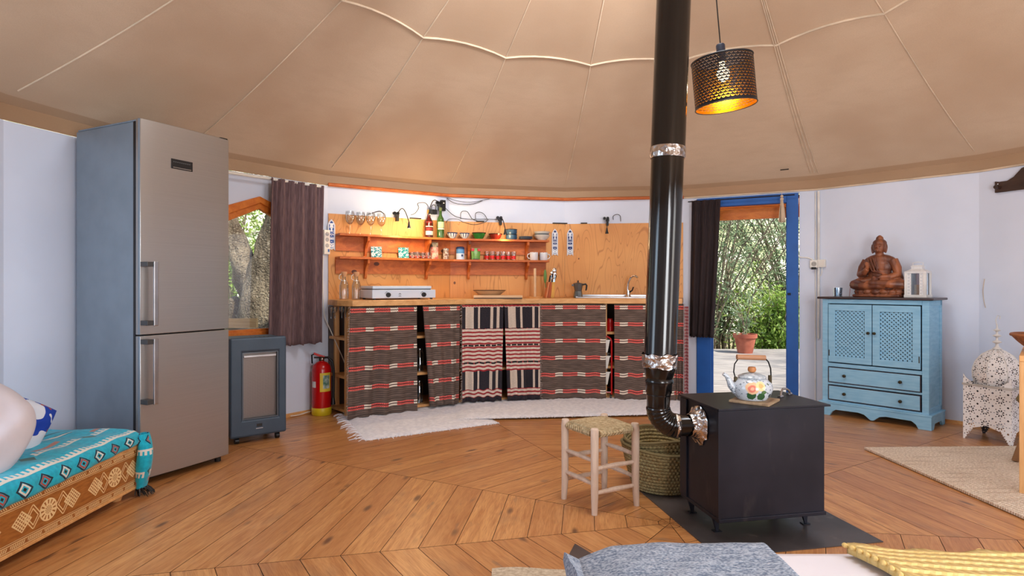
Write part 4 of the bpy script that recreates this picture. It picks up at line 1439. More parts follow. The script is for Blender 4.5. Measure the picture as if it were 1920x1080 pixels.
# adaptors above the bottles
x, y, a, s = spot(812, .03)
e = thing('plug_adaptor', 'black double plug adaptor above the amber bottle', 'adaptor', (x, y, zat(402, y)), facing(a))
b = MB(); b.box(-.03, .03, -.03, .008, .0, .045, bev=.005); b.build('block', M['black'], e)
b = MB(); b.tube([(-.02, -.01, .045), (-.02, -.01, .075), (-.005, -.01, .09), (.012, -.01, .09), (.024, -.01, .072), (.024, -.01, .045)], .004, 6); b.build('lead', M['black'], e, smooth=True)
x, y, a, s = spot(829, .02)
e = thing('smoke_sensor', 'small black box with a shiny lens hung at the wall top above the green bottle', 'sensor', (x, y, zat(396, y)), facing(a))
b = MB(); b.box(-.025, .025, -.03, .0, 0, .105, bev=.004); b.build('case', M['black'], e)
b = MB(); b.sph((0, -.031, .075), .010); b.build('lens', M['chrome'], e, smooth=True)
def wire(name, pts, r, mat, label, d=.02, grp=None):
    P = []
    for (u, v) in pts:
        x, y, a, s = spot(u, d); P.append(Vector((x, y, zat(v, y))))
    # smooth
    S = []
    for i in range(len(P) - 1):
        p0 = P[max(0, i - 1)]; p1 = P[i]; p2 = P[i + 1]; p3 = P[min(len(P) - 1, i + 2)]
        for k in range(6):
            t = k / 6
            S.append(.5 * ((2 * p1) + (p2 - p0) * t + (2 * p0 - 5 * p1 + 4 * p2 - p3) * t * t + (3 * p1 - p0 - 3 * p2 + p3) * t ** 3))
    S.append(P[-1])
    b = MB(); b.tube(S, r, 6)
    return tag(b.build(name, mat, smooth=True), label, 'cable', grp)
CG = 'cables along the top of the splashback'
wire('black_cable', [(770, 403), (778, 400), (785, 390), (783, 382), (790, 380), (798, 381), (803, 388), (802, 396)], .003, M['black'], 'thin black cable looping up the wall left of the amber bottle', .022, CG)
wire('black_cable', [(838, 372), (850, 380), (865, 383), (885, 383), (905, 376)], .003, M['black'], 'black cable sagging along the wall top right of the sensor', .022, CG)
wire('black_cable', [(838, 371), (860, 377), (885, 379), (918, 373)], .0025, M['black'], 'second thin black cable sagging just under the wall top', .024, CG)
wire('black_cable', [(835, 390), (848, 402), (860, 408), (880, 411), (915, 411), (936, 412)], .003, M['black'], 'black cable running from the sensor to the lamp along the splashback top', .024, CG)
wire('black_cable', [(864, 411), (864, 400), (868, 396), (876, 397), (881, 404), (886, 411), (895, 414)], .003, M['black'], 'black cable standing up in a loop above the striped bowls', .028, CG)
wire('black_cable', [(892, 411), (892, 400), (900, 398), (908, 402), (914, 412)], .003, M['black'], 'black cable arching above the green bowl', .026, CG)
wire('black_cable', [(836, 418), (842, 411), (858, 411), (868, 416), (888, 421), (908, 417), (916, 411)], .0025, M['black'], 'black cable drooping over the front of the splashback', .022, CG)
wire('black_cable', [(1150, 412), (1150, 405), (1157, 402), (1163, 405), (1164, 415)], .003, M['black'], 'short black cable hooked beside the rightmost clip lamp', .022, CG)
wire('black_cable', [(690, 402), (700, 399), (712, 396), (720, 401)], .004, M['black'], 'bundle of dark cable lying on the splashback top above the wine glasses', .01, CG)
wire('white_cable', [(606, 480), (605, 520), (606, 560), (608, 590), (620, 620), (640, 665), (650, 690)], .004, M['whiteplastic'], 'white cable dropping from the power strip beside the counter end', .06)
wire('white_cable', [(545, 780), (560, 778), (585, 771), (610, 772), (640, 770)], .004, M['whiteplastic'], 'white cable lying along the foot of the wall behind the extinguisher', .03)
for (u0, u1, v, lab) in ((768, 790, 405, 'flat black adaptor lying on the splashback top left of the bottles'), (893, 908, 411, 'small black adaptor lying on the splashback top above the green bowl'), (1036, 1064, 416, 'dark strip lying on the splashback top above the pair of plaques'), (1089, 1101, 415, 'short dark strip on the splashback top left of the rightmost lamp')):
    x, y, a, s = spot((u0 + u1) / 2, .02); w = (u1 - u0) * y / FPX
    b = MB(); b.box(-w / 2, w / 2, -.012, .014, 0, .010, bev=.002); o = b.build('adaptor_strip', M['black']); o.location = (x, y, 1.706); o.rotation_euler = (0, 0, facing(a))
    tag(o, lab, 'adaptor', 'black strips on the splashback top')

# ---- things on the counter
def carafe(u, d, label):
    p, r = at(u, d, CT)
    e = thing('swing_top_carafe', label, 'carafe', p, r, 'glass carafes on the counter')
    b = MB(); b.lathe([(0, 0), (.036, 0), (.039, .01), (.039, .12), (.030, .15), (.017, .175), (.016, .20), (.013, .20), (.014, .175), (.028, .148), (.036, .12), (.036, .01), (0, .008)], 26); b.build('glass_body', M['glass'], e, smooth=True)
    b = MB(); b.lathe([(0, .195), (.014, .195), (.026, .225), (.026, .238), (0, .240)], 20); b.build('stopper', simple('cork_' + str(u), (214, 160, 116), .7), e, smooth=True)
    b = MB(); b.tube([(-.018, 0, .225), (-.04, 0, .205), (-.042, 0, .18), (-.02, 0, .165), (0, -.018, .16), (.02, 0, .165)], .003, 6); b.build('wire_clasp', M['whiteplastic'], e, smooth=True)
carafe(645, .20, 'swing-top glass carafe at the far left of the counter')
carafe(668, .18, 'swing-top glass carafe between the left one and the white hob')
# gas hob
xa, ya, aa, sa = front(698, -.10); xb, yb, ab, sb_ = front(817, -.10)
pa, pb = Vector((xa, ya)), Vector((xb, yb)); ang = math.atan2((pb - pa).y, (pb - pa).x); w = (pb - pa).length
e = thing('gas_hob', 'white two-burner gas hob with its lid closed on the counter', 'hob', (pa.x, pa.y, CT), ang)
hobw = simple('hob_white', (214, 226, 240), .3, c2=(206, 220, 236))
b = MB(); b.box(0, w, 0, .32, .012, .085); b.build('body', hobw, e, bev=.006)
b = MB(); b.box(.01, w - .03, .02, .33, .092, .118); b.build('lid', hobw, e, bev=.007)
b = MB(); b.box(.012, w - .035, .03, .31, .085, .092); b.build('seal', M['black'], e)
for t in (.24, .80):
    b = MB(); b.cyl((w * t, 0, .042), (w * t, -.018, .042), .021, .018, 22); b.box(w * t - .003, w * t + .003, -.024, -.016, .026, .058); b.build('knob', M['black'], e, smooth=True)
    b = MB()
    b.tube([(w * t - .03 * math.cos(q), -.001, .042 + .03 * math.sin(q)) for q in (R(15), R(35), R(55), R(75))], .0014, 4); b.build('dial_mark', M['black'], e)
b = MB()
mx_ = w * .42
for q in ((-.012, .03, .012, .03), (-.008, .036, .008, .036), (-.012, .046, 0, .056), (0, .056, .012, .046), (-.006, .048, .006, .048)):
    b.cyl((mx_ + q[0], -.001, q[1]), (mx_ + q[2], -.001, q[3]), .0013, seg=4)
b.build('burner_symbol', M['black'], e)
b = MB()
for xx in (.03, w - .03):
    for yy in (.03, .29): b.cyl((xx, yy, 0), (xx, yy, .013), .012, seg=10)
b.build('foot', M['black'], e)
# bowl and board
p, r = at(918, .24, CT)
e = thing('salad_bowl', 'wide pale bowl with a dark rim behind the cutting board', 'bowl', p, r)
b = MB(); b.lathe([(0, .003), (.06, 0), (.075, .012), (.155, .074), (.151, .076), (.07, .020), (0, .014)], 36); b.build('body', simple('tan_glaze', (210, 178, 140), .35, c2=(196, 164, 128)), e, smooth=True)
b = MB(); b.lathe([(.153, .072), (.158, .078), (.150, .078), (.149, .073)], 36); b.build('rim', simple('dark_rim', (70, 42, 34), .4), e, smooth=True)
p, r = at(934, .40, CT + .001)
e = thing('cutting_board', 'pale wooden cutting board lying at the front edge of the counter', 'cutting board', p, R(1))
b = MB(); b.box(-.225, .225, -.10, .10, .008, .030); b.build('board', wood('maple', (230, 196, 156), (212, 172, 128), 0, .5, 10, knots=False), e, bev=.004)
b = MB(); b.box(-.22, .22, -.095, .09, 0, .008); b.build('dark_underside', M['cabtop'], e)
# paper towel pole
p, r = at(1003, .20, CT)
e = thing('paper_towel_stand', 'bare wooden kitchen roll stand upright on the counter', 'stand', p, r)
b = MB(); b.lathe([(0, 0), (.075, 0), (.075, .012), (0, .012)], 26); b.build('base', M['pine'], e, smooth=True)
b = MB(); b.lathe([(0, .012), (.013, .012), (.013, .285), (.010, .290), (0, .290)], 18); b.build('pole', simple('pale_pole', (226, 190, 150), .6), e, smooth=True)
# utensil crate
p, r = at(1031, .20, CT)
e = thing('knife_block', 'wooden knife block in orange and yellow holding knives and scissors', 'knife block', p, r)
def slab(x0, x1, mat, lean, nm='slab'):
    b = MB(); b.box(x0, x1, -.035, .035, 0, .155, Matrix(((1, 0, lean, 0), (0, 1, 0, 0), (0, 0, 1, 0), (0, 0, 0, 1))))
    b.build(nm, mat, e, bev=.003)
slab(-.052, -.036, simple('salmon_wood', (214, 132, 84), .6), .18)
slab(-.034, -.002, simple('orange_wood2', (176, 84, 34), .6), .18)
slab(.0, .034, simple('yellow_wood', (228, 172, 78), .6), .05)
rnd = random.Random(2)
b = MB()
for (x0, l, dx) in ((-.028, .12, .02), (-.012, .14, .015), (.004, .13, .0), (.02, .12, .02), (.008, .16, .03)):
    b.cyl((x0 + .02, rnd.uniform(-.02, .02), .13), (x0 + dx + .02, rnd.uniform(-.02, .02), .13 + l * .75), .006, .009, 8)
b.build('utensil_handles', M['black'], e, smooth=True)
b = MB()
for (cx_, cz, rx) in ((.045, .27, .022), (.018, .245, .016), (.055, .235, .014)):
    b.sph((cx_, -.01, cz), (rx, .008, rx * 1.2))
    b.cyl((cx_ - .012, -.01, .14), (cx_, -.01, cz), .003, seg=6)
b.tube([(.0, -.03, .14), (.01, -.03, .19), (.028, -.03, .20)], .005, 6)
b.build('steel_utensils', M['chrome'], e, smooth=True)
b = MB(); b.sph((-.042, .02, .21), (.016, .012, .07)); b.cyl((-.036, .02, .10), (-.042, .02, .16), .004, seg=6); b.build('green_spatula', simple('green_silicone', (96, 140, 70), .5), e, smooth=True)
# moka pot
p, r = at(1084, .20, CT)
e = thing('moka_pot', 'dark grey stovetop coffee pot with a black handle on the counter', 'coffee pot', p, r)
mk = simple('moka_grey', (104, 106, 108), .3, .6); mk2 = simple('moka_base', (126, 136, 142), .25, .8)
b = MB(); b.lathe([(0, 0), (.046, 0), (.046, .01), (.038, .065), (0, .065)], 8); b.build('boiler', mk2, e)
b = MB(); b.lathe([(.034, .065), (.036, .072), (.048, .135), (0, .135)], 8); b.box(-.062, -.040, -.010, .010, .115, .134, bev=.003); b.build('upper_chamber', mk, e)
b = MB(); b.lathe([(.049, .135), (.045, .142), (.012, .152), (0, .152)], 8); b.build('lid', mk, e)
b = MB(); b.lathe([(0, .150), (.006, .152), (.008, .165), (.004, .172), (0, .172)], 12); b.build('lid_knob', M['black'], e, smooth=True)
b = MB(); b.tube([(.044, 0, .130), (.074, 0, .135), (.084, 0, .122), (.080, 0, .085), (.074, 0, .072)], [.008, .009, .009, .008, .006], 8); b.build('handle', M['black'], e, smooth=True)
# sink rim and tap
xa, ya, aa, sa = spot(1096, .16); 
e = thing('kitchen_sink', 'stainless steel sink let into the right part of the counter', 'sink', PF(83, CT) @ Vector((0, 0, 0)), facing(83))
sl = spot(1100, .30)[3]
b = MB()
x0, x1 = -.47, .42
b.box(x0, x1, -.40, -.06, .0, .012, bev=.004); b.box(x0, x1, -.07, -.05, .0, .03, bev=.004)
b.box(x0, x0 + .02, -.40, -.06, .0, .018, bev=.004)
b.build('rim', M['steel'], e)
b = MB(); b.plate([(x0 + .22, -.045), (x1 - .02, -.045), (x1 - .02, .0), (x0 + .22, .0)], [], -.36, -.12); b.build('basin', M['steel'], e)
x, y, a, s = spot(1178, .14)
e = thing('kitchen_tap', 'chrome swan-neck mixer tap at the sink left of the stove pipe', 'tap', (x, y, CT + .012), facing(a))
b = MB(); b.tube([(-.005, 0, 0), (-.006, 0, .08), (.0, -.01, .14), (.02, -.02, .185), (.045, -.04, .205), (.07, -.06, .20), (.085, -.07, .185)], [.012, .010, .010, .010, .010, .010, .010], 12); b.build('spout', M['chrome'], e, smooth=True)
b = MB(); b.lathe([(0, 0), (.026, 0), (.024, .012), (.017, .018), (.016, .06), (0, .062)], 20); b.build('base', M['chrome'], e, smooth=True)
b = MB(); b.tube([(.012, -.01, .045), (.035, -.02, .06), (.048, -.025, .095)], [.008, .007, .006], 8); b.build('lever', M['blackm'], e, smooth=True)

# ---- white rag rugs on the floor
def rag_rug(name, poly, label, fr_end, seed, z=.0, th=.022):
    rnd = random.Random(seed)
    A, B, C, D = [Vector(p) for p in poly]      # back-left, back-right, front-right, front-left (x, y)
    from mathutils import noise
    def fn(u, v):
        p = A.lerp(B, u).lerp(D.lerp(C, u), v)
        ed = min(u, 1 - u, v, 1 - v)
        n = noise.noise(Vector((p.x * 14, p.y * 14, seed))) * .5 + noise.noise(Vector((p.x * 38, p.y * 38, seed))) * .5
        wv = noise.noise(Vector((p.x * 9, p.y * 9, seed + 5)))
        zz = z + (th * (.55 + .45 * n)) * min(1, ed * 18 + .05) 
        return (p.x + wv * .012 + n * .008, p.y + n * .012, max(zz, z + .001))
    L = (B - A).length
    b = MB(); b.grid(fn, int(L * 130), 60)
    o = b.build(name, M['fluff'], smooth=True)
    tag(o, label, 'rug', 'white rag rugs in front of the counter')
    b = MB()
    # shaggy tufts along the edges, fringe at the end
    def tuft(p, d, l, r=.003):
        p = Vector(p); d = Vector(d)
        q = p + d * l
        b.tube([p + Vector((0, 0, .006)), p.lerp(q, .5) + Vector((0, 0, .006 + rnd.random() * .006)), q], [r, r * .8, r * .5], 4, cap=False)
    per = [(D, C, .5), (A, B, .5)]
    for (P, Q_, _) in per:
        m = int((Q_ - P).length / .016)
        nrm = Vector((-(Q_ - P).y, (Q_ - P).x)).normalized() * (-1 if P is D else 1)
        for i in range(m):
            p = P.lerp(Q_, (i + rnd.random()) / m)
            tuft((p.x, p.y, z + .002), (nrm.x + rnd.gauss(0, .5), nrm.y + rnd.gauss(0, .5), .0), rnd.uniform(.008, .022))
    if fr_end:
        for i in range(26):
            p = A.lerp(D, (i + .5) / 26)
            dn = (A - B).normalized()
            tuft((p.x, p.y, z + .002), (dn.x + rnd.gauss(0, .12), dn.y + rnd.gauss(0, .12), 0), rnd.uniform(.05, .09), .004)
    b.build('fringe', M['fluff'], o, smooth=True)['kind'] = 'stuff'
def FL(u, v, z=0):
    y = (CAMH - z) * FPX / (v - HOR); return ((u - 960) * y / FPX, y)
rag_rug('rag_rug', [FL(640, 777), FL(862, 747), FL(936, 794), FL(686, 827)], 'white shaggy rag rug in front of the left striped curtain, its end fringed', True, 3)
rag_rug('rag_rug', [FL(852, 748), FL(1292, 744), FL(1300, 779), FL(856, 790)], 'white shaggy rag rug in the middle, below the black and cream curtains', False, 8, z=.014)
# ================================================================== LEFT SIDE
# ---- refrigerator
F0 = Vector((-1.986, 3.187)); fang = math.atan2(.9, .434)
e = thing('refrigerator', 'tall stainless steel two-door fridge freezer with grey sides by the left wall', 'refrigerator', (F0.x, F0.y, 0), fang)
FW, FD, FH = .553, .585, 1.975
b = MB(); b.box(.003, FW - .003, .055, FD, .045, FH - .012); b.build('body', M['fridgeside'], e, bev=.004)
b = MB(); b.box(.0, FW, .036, FD - .02, FH - .012, FH - .004); b.build('top_panel', M['fridgeside'], e, bev=.003)
def fdoor(z0, z1, hz0, hz1):
    b = MB()
    pts = []
    # gently bowed front, thin rounded edges
    n = 12
    fr_ = [(FW * i / n, -.010 * math.sin(PI * i / n) ** .6) for i in range(n + 1)]
    pts = [(0, .036)] + [(x if 0 < x < FW else (.002 if x == 0 else FW - .002), y) for x, y in fr_] + [(FW, .036)]
    b.prism(pts, z0, z1)
    d = b.build('door', M['inox'], e, smooth=30, bev=.003)
    b = MB(); b.box(.001, .0025, .002, .036, z0 + .002, z1 - .002); b.build('side_strip', M['fridgeside'], d)
    # bar handle on two dark mounts standing off the left edge
    b = MB(); b.box(.038, .064, -.062, -.050, hz0, hz1, bev=.004); h = b.build('handle', M['steel'], d)
    for hz in (hz0 + .004, hz1 - .030):
        b = MB(); b.box(.004, .040, -.058, .002, hz, hz + .026, bev=.002); b.build('handle_mount', simple('mount_%d' % int(hz * 100), (84, 84, 84), .4, .5), h)
    return d
d1 = fdoor(.815, FH, .862, 1.21)
d2 = fdoor(.040, .808, .44, .795)
b = MB(); b.box(.0, FW, .040, .056, .04, FH - .014); b.build('door_gasket', M['black'], e)
b = MB(); b.box(.17, .30, -.0125, -.004, 1.735, 1.79, bev=.002); p_ = b.build('display_panel', M['black'], d1)
b = MB()
for k in range(9): b.box(.18 + .012 * k, .188 + .012 * k, -.0133, -.0126, 1.772, 1.7745)
b.build('display_marks', simple('grey_print', (120, 124, 128), .5), p_)
b = MB(); b.box(.18, .29, -.0133, -.0126, 1.740, 1.744); b.build('silver_line', M['steel'], p_)
b = MB(); b.box(.03, FW - .03, .07, FD - .03, .012, .05); b.build('plinth', M['black'], e)
for xx in (.04, FW - .04):
    for yy in (.05, FD - .06):
        b = MB(); b.cyl((xx, yy, 0), (xx, yy, .045), .018, seg=12); b.build('foot', M['black'], e)
b = MB(); b.box(FW - .06, FW - .01, .0, .03, FH - .004, FH + .006, bev=.002); b.build('hinge_cover', M['blackm'], e)

# ---- gas heater
H0 = Vector((-1.895, 4.01)); hang = math.atan2(.628, .778)
e = thing('gas_heater', 'blue-grey portable gas heater on castors between the fridge and the mauve curtain', 'heater', (H0.x, H0.y, 0), hang)
HW_, HH = .372, .722
b = MB(); b.box(.012, HW_ - .008, .03, .32, .05, HH - .008, bev=.012); b.build('body', M['heater'], e)
b = MB(); b.plate([(0, .045), (HW_, .045), (HW_, HH), (0, HH)], [[(.078, .16), (.318, .16), (.318, HH - .10), (.078, HH - .10)]], -.012, .035); b.build('front_frame', M['heater'], e, bev=.012)
b = MB(); b.box(.085, .312, .026, .030, .165, HH - .105); b.build('mesh_screen', M['heatermesh'], e)
b = MB(); b.plate([(.078, .16), (.318, .16), (.318, HH - .10), (.078, HH - .10)], [[(.086, .168), (.310, .168), (.310, HH - .108), (.086, HH - .108)]], -.004, .022); b.build('screen_trim', simple('heater_trim', (96, 104, 112), .4, .6), e)
b = MB(); b.box(.09, .305, .002, .012, .585, .600, bev=.002); b.build('guard_bar', M['steel'], e)
b = MB()
for k in range(5): b.box(.17 + .03 * k, .19 + .03 * k, .09, .15, HH - .009, HH - .0065)
b.build('top_vents', M['black'], e)
b = MB(); b.box(.17, .206, -.0140, -.0120, .108, .128); b.build('badge', M['black'], e)
b = MB(); b.box(.165, .211, -.0136, -.0120, .094, .099); b.build('badge_line', M['steel'], e)
for xx, yy in ((.05, .03), (.32, .03), (.05, .29), (.32, .29)):
    b = MB(); b.cyl((xx - .012, yy, .022), (xx + .012, yy, .022), .022, seg=16); b.box(xx - .014, xx + .014, yy - .012, yy + .012, .022, .05, bev=.003); b.build('caster', M['black'], e)

# ---- fire extinguisher
ex, ey = (603 - 960) / FPX * 5.0, 5.0
e = thing('fire_extinguisher', 'red fire extinguisher with a yellow foot standing by the open counter end', 'fire extinguisher', (ex, ey, 0), R(20))
b = MB(); b.lathe([(0, .06), (.076, .06), (.078, .075), (.078, .375), (.070, .410), (.045, .435), (.022, .445), (.02, .455), (0, .455)], 30); b.build('cylinder', M['red'], e, smooth=True)
b = MB(); b.lathe([(0, 0), (.074, 0), (.080, .008), (.080, .062), (.0785, .064), (0, .064)], 30); b.build('foot_ring', M['yellow'], e, smooth=True)
b = MB(); b.lathe([(0, .45), (.022, .45), (.022, .475), (.014, .485), (0, .485)], 16); b.build('valve', M['brass'], e, smooth=True)
b = MB(); b.prism([(-.065, .0), (-.06, .016), (.03, -.02), (.022, -.04)], -.01, .01, T(0, 0, .505) @ RX(R(90)) ); b.build('lever', M['red'], e, bev=.002)
b = MB(); b.tube([(-.075, 0, .43), (-.078, 0, .50), (-.06, 0, .505)], .007, 6); b.tube([(-.06, 0, .478), (.0, 0, .476)], .007, 6); b.build('carry_handle', M['blackm'], e, smooth=True)
b = MB(); b.tube([(.018, -.0, .475), (.05, -.02, .478), (.085, -.03, .44), (.096, -.03, .36), (.094, -.03, .22), (.09, -.03, .12)], .010, 10); b.tube([(.09, -.03, .14), (.09, -.03, .085)], [.012, .020], 10); b.build('hose', M['black'], e, smooth=True)
b = MB(); b.lathe([(.0788, .20), (.0788, .355)], 16, None, R(258), R(330)); lab = b.build('label', simple('label_yellow', (226, 196, 60), .5), e, smooth=True)
b = MB(); b.lathe([(.0794, .225), (.0794, .335)], 12, None, R(276), R(318)); b.build('label_picture', simple('label_pic', (210, 214, 210), .5, c2=(60, 110, 90), ns=25), lab, smooth=True)
b = MB(); b.lathe([(.0790, .235), (.0790, .285)], 12, None, R(200), R(232)); b.build('small_label', M['white'], e, smooth=True)
b = MB(); b.sph((.004, -.024, .465), .012); b.build('gauge', M['chrome'], e, smooth=True)

# ---- window curtain, rod
def wall_curtain(name, label, u0t, u1t, u0b, u1b, vt, vb, mat, folds, amp, d=.07, grp=None, seed=0):
    rnd = random.Random(seed); ph = [rnd.uniform(0, 6.28) for _ in range(4)]
    s0 = spot(u0t, d); s1 = spot(u1t - .5, d)
    zt = zat(vt, (s0[1] + s1[1]) / 2); zb = zat(vb, (s0[1] + s1[1]) / 2)
    H = zt - zb
    L = (Vector(s1[:2]) - Vector(s0[:2])).length
    def fn(u, v):
        uu = (u0t + (u0b - u0t) * v) * (1 - u) + (u1t + (u1b - u1t) * v) * u
        x, y, a, s = spot(uu, d); n = RAD(a)
        w = amp * ((.6 + .4 * v) * (math.sin(u * folds * 2 * PI + ph[0] + .8 * math.sin(v * 2 + ph[1])) + .55 * math.sin(u * folds * 4.4 + ph[2] - v)))
        w += .006 * math.sin(u * folds * 9 * PI) * (1 - v) ** 3
        z = zt - H * v - .012 * abs(math.sin(u * folds * 2 * PI + ph[3])) * (v > .98) 
        return Vector((x - n.x * w, y - n.y * w, z))
    b = MB(); b.grid(fn, max(40, int(L * 220)), 40, L, H)
    return tag(b.build(name, mat, smooth=True, solid=.004), label, 'curtain', grp)
# fractional columns, so that the curtain follows the wall
wall_curtain('window_curtain', 'mauve-brown linen curtain gathered at the right of the orange window', 506, 606, 498, 603, 341, 645, M['curtain'], 5, .030, .09, seed=3)
wall_curtain('door_curtain', 'very dark brown curtain hanging over the left side of the blue doorway', 1297, 1351, 1292, 1338, 375, 631, M['curtain_d'], 4, .020, .09, seed=5)
rod = MB(); P0, P1 = spot(400, .075), spot(604, .075)
rod.cyl((P0[0], P0[1], 1.915), (P1[0], P1[1], 1.915), .011, seg=12)
o = tag(rod.build('curtain_rod', M['whiteplastic'], smooth=True), 'white curtain rod running along the wall top above the orange window', 'curtain rod')
b = MB(); p = spot(603, .0); q = spot(604, .085); b.cyl((p[0], p[1], 1.915), (q[0], q[1], 1.915), .008, seg=8); b.build('bracket', M['whiteplastic'], o)
P0, P1 = spot(1290, .075), spot(1490, .075)
rod = MB(); rod.cyl((P0[0], P0[1], 1.90), (P1[0], P1[1], 1.905), .005, seg=8)
tag(rod.build('curtain_wire', M['blackm'], smooth=True), 'thin dark curtain wire stretched across the top of the blue doorway', 'curtain wire')
b = MB(); p0 = spot(552, .012); p1 = spot(575, .012)
# tassel in the doorway
x, y, a, s = spot(1466, .12)
e = thing('tassel', 'cream cotton tassel hanging in front of the top of the doorway', 'tassel', (x, y, zat(362, y)), facing(a))
b = MB(); b.cyl((0, 0, .02), (0, 0, -.04), .002, seg=5); b.sph((0, 0, -.03), .013); b.sph((0, 0, -.055), .016); b.build('knot', M['cord'], e, smooth=True)
b = MB(); rnd = random.Random(1)
for k in range(60):
    aa = rnd.uniform(0, 2 * PI); r0 = .010 * rnd.random(); r1 = .006 + .024 * rnd.random() ** .5
    b.tube([(r0 * math.cos(aa), r0 * math.sin(aa), -.06), (r1 * .7 * math.cos(aa), r1 * .7 * math.sin(aa), -.15), (r1 * math.cos(aa), r1 * math.sin(aa), -.262 + rnd.uniform(-.006, .006))], .0022, 4, cap=False)
b.build('threads', M['cord'], e, smooth=True)
# sockets, conduit, cable right of the door
x, y, a, s = spot(1526, .0)
e = thing('wall_socket', 'white wall socket at the left of the pair beside the conduit', 'socket', (x, y, zat(495, y)), facing(a), 'white electric boxes beside the door')
b = MB(); b.box(-.033, .033, -.03, 0, -.035, .035, bev=.004); b.build('box', M['whiteplastic'], e)
b = MB(); b.cyl((0, -.031, 0), (0, -.0295, 0), .022, seg=20); b.build('socket_face', simple('socket_shadow', (190, 186, 178), .4), e)
b = MB()
for k in (-1, 1): b.cyl((k * .009, -.0325, 0), (k * .009, -.0305, 0), .003, seg=8)
b.build('pin_hole', M['black'], e)
b = MB(); b.box(-.02, .02, -.05, -.03, -.05, -.030, bev=.003); b.build('plug', M['blackm'], e)
x, y, a, s = spot(1542, .0)
e = thing('light_switch', 'white wall switch at the right of the pair beside the conduit', 'switch', (x, y, zat(494, y)), facing(a), 'white electric boxes beside the door')
b = MB(); b.box(-.033, .033, -.03, 0, -.035, .035, bev=.004); b.build('box', M['whiteplastic'], e)
b = MB(); b.box(-.024, .024, -.034, -.03, -.026, .026, bev=.002); b.build('rocker', M['whiteplastic'], e)
x, y, a, s = spot(1535, .012)
b = MB(); b.cyl((x, y, .60), (x, y, 1.93), .011, seg=10)
tag(b.build('conduit', M['white'], smooth=True), 'white conduit running down the wall between the doorway and the blue cabinet', 'conduit')
x, y, a, s = spot(1529, .006)
b = MB(); b.cyl((x, y, .02), (x, y, 1.93), .006, seg=8)
tag(b.build('corner_strip', M['white'], smooth=True), 'narrow white strip covering the wall joint just left of the conduit', 'strip')
wire('white_cable', [(1497, 372), (1495, 400), (1496, 450), (1496, 476), (1500, 482), (1512, 483), (1522, 486), (1525, 490)], .006, M['whiteplastic'], 'white cable running down the blue door frame to the wall socket', .012)
wire('white_cable', [(1541, 498), (1541, 510), (1538, 518)], .003, M['whiteplastic'], 'short white cable looping under the wall switch', .014)
wire('hanging_thread', [(1846, 523), (1843, 545), (1845, 565), (1848, 577)], .0022, M['cord'], 'thin thread hanging on the bare wall above the white floor lantern', .008)

# ================================================================== CENTRE
# hearth plate and the dark floor patch
ax = Vector((.98, .19)).normalized(); bx_ = Vector((-ax.y, ax.x))
hc = Vector((.818, 2.365)); hang_ = math.atan2(ax.y, ax.x)
b = MB(); b.box(0, .755, 0, .80, .001, .005)
o = b.build('hearth_plate', M['hearth']); o.location = (hc.x, hc.y, 0); o.rotation_euler = (0, 0, hang_)
tag(o, 'dark steel hearth plate lying on the floor under the stove', 'hearth plate')
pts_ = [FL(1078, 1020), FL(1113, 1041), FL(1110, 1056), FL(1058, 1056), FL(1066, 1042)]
b = MB(); b.prism(pts_, .0005, .0025); tag(b.build('dark_floor_patch', M['hearth']), 'small dark grey patch on the floor just behind the grey throw', 'floor patch')  # thin plate laid to stand for a dark grey patch of floor
# stove
s0 = Vector((.877, 2.51)); 
st = thing('wood_stove', 'dark steel box wood stove on short legs in the middle of the room', 'stove', (s0.x, s0.y, 0), hang_)
b = MB(); b.box(.0, .504, .012, .345, .078, .548, bev=.003); b.build('firebox', M['stove'], st)
b = MB(); b.box(-.012, .522, -.005, .36, .552, .560); b.build('top_plate', M['stove'], st, bev=.001)
b = MB(); b.box(.002, .505, .014, .35, .545, .552); b.build('top_seam', M['black'], st)
b = MB(); b.box(-.004, .508, .006, .35, .076, .092, bev=.002); b.box(-.006, .006, .008, .02, .09, .548); b.build('edge_flange', M['stove'], st)
b = MB(); b.box(-.008, .0, .29, .352, .09, .548, bev=.002); b.build('rear_flange', M['stove'], st)
for (xx, yy, dx) in ((.03, .09, -.0), (.465, .09, 0), (.03, .31, 0), (.465, .31, 0)):
    b = MB()
    vs = [b.bm.verts.new(p) for p in ((xx - .018, yy, .08), (xx + .018, yy, .08), (xx + .012, yy, .006), (xx + .002, yy, .006), (xx - .018, yy + .02, .08), (xx + .018, yy + .02, .08), (xx + .012, yy + .006, .006), (xx + .002, yy + .006, .006))]
    for q in ((0, 1, 2, 3), (4, 5, 6, 7), (0, 1, 5, 4), (1, 2, 6, 5), (2, 3, 7, 6), (3, 0, 4, 7)): b.bm.faces.new([vs[i] for i in q])
    b.box(xx - .01, xx + .025, yy - .006, yy + .02, .0055, .009)
    b.build('leg', M['stove'], st)
b = MB(); b.tube([(.415, .19, .560), (.42, .195, .580), (.44, .21, .594), (.47, .225, .592), (.492, .235, .580), (.497, .24, .560)], .005, 8); b.tube([(.40, .18, .5625), (.43, .20, .5625)], .008, 6); b.tube([(.482, .235, .5625), (.512, .25, .5625)], .008, 6)
b.build('lid_handle', M['steel'], st, smooth=True)
b = MB(); b.sph((.538, .30, .52), .011); b.cyl((.51, .30, .52), (.536, .30, .52), .006, seg=8); b.build('damper_knob', M['steel'], st, smooth=True)
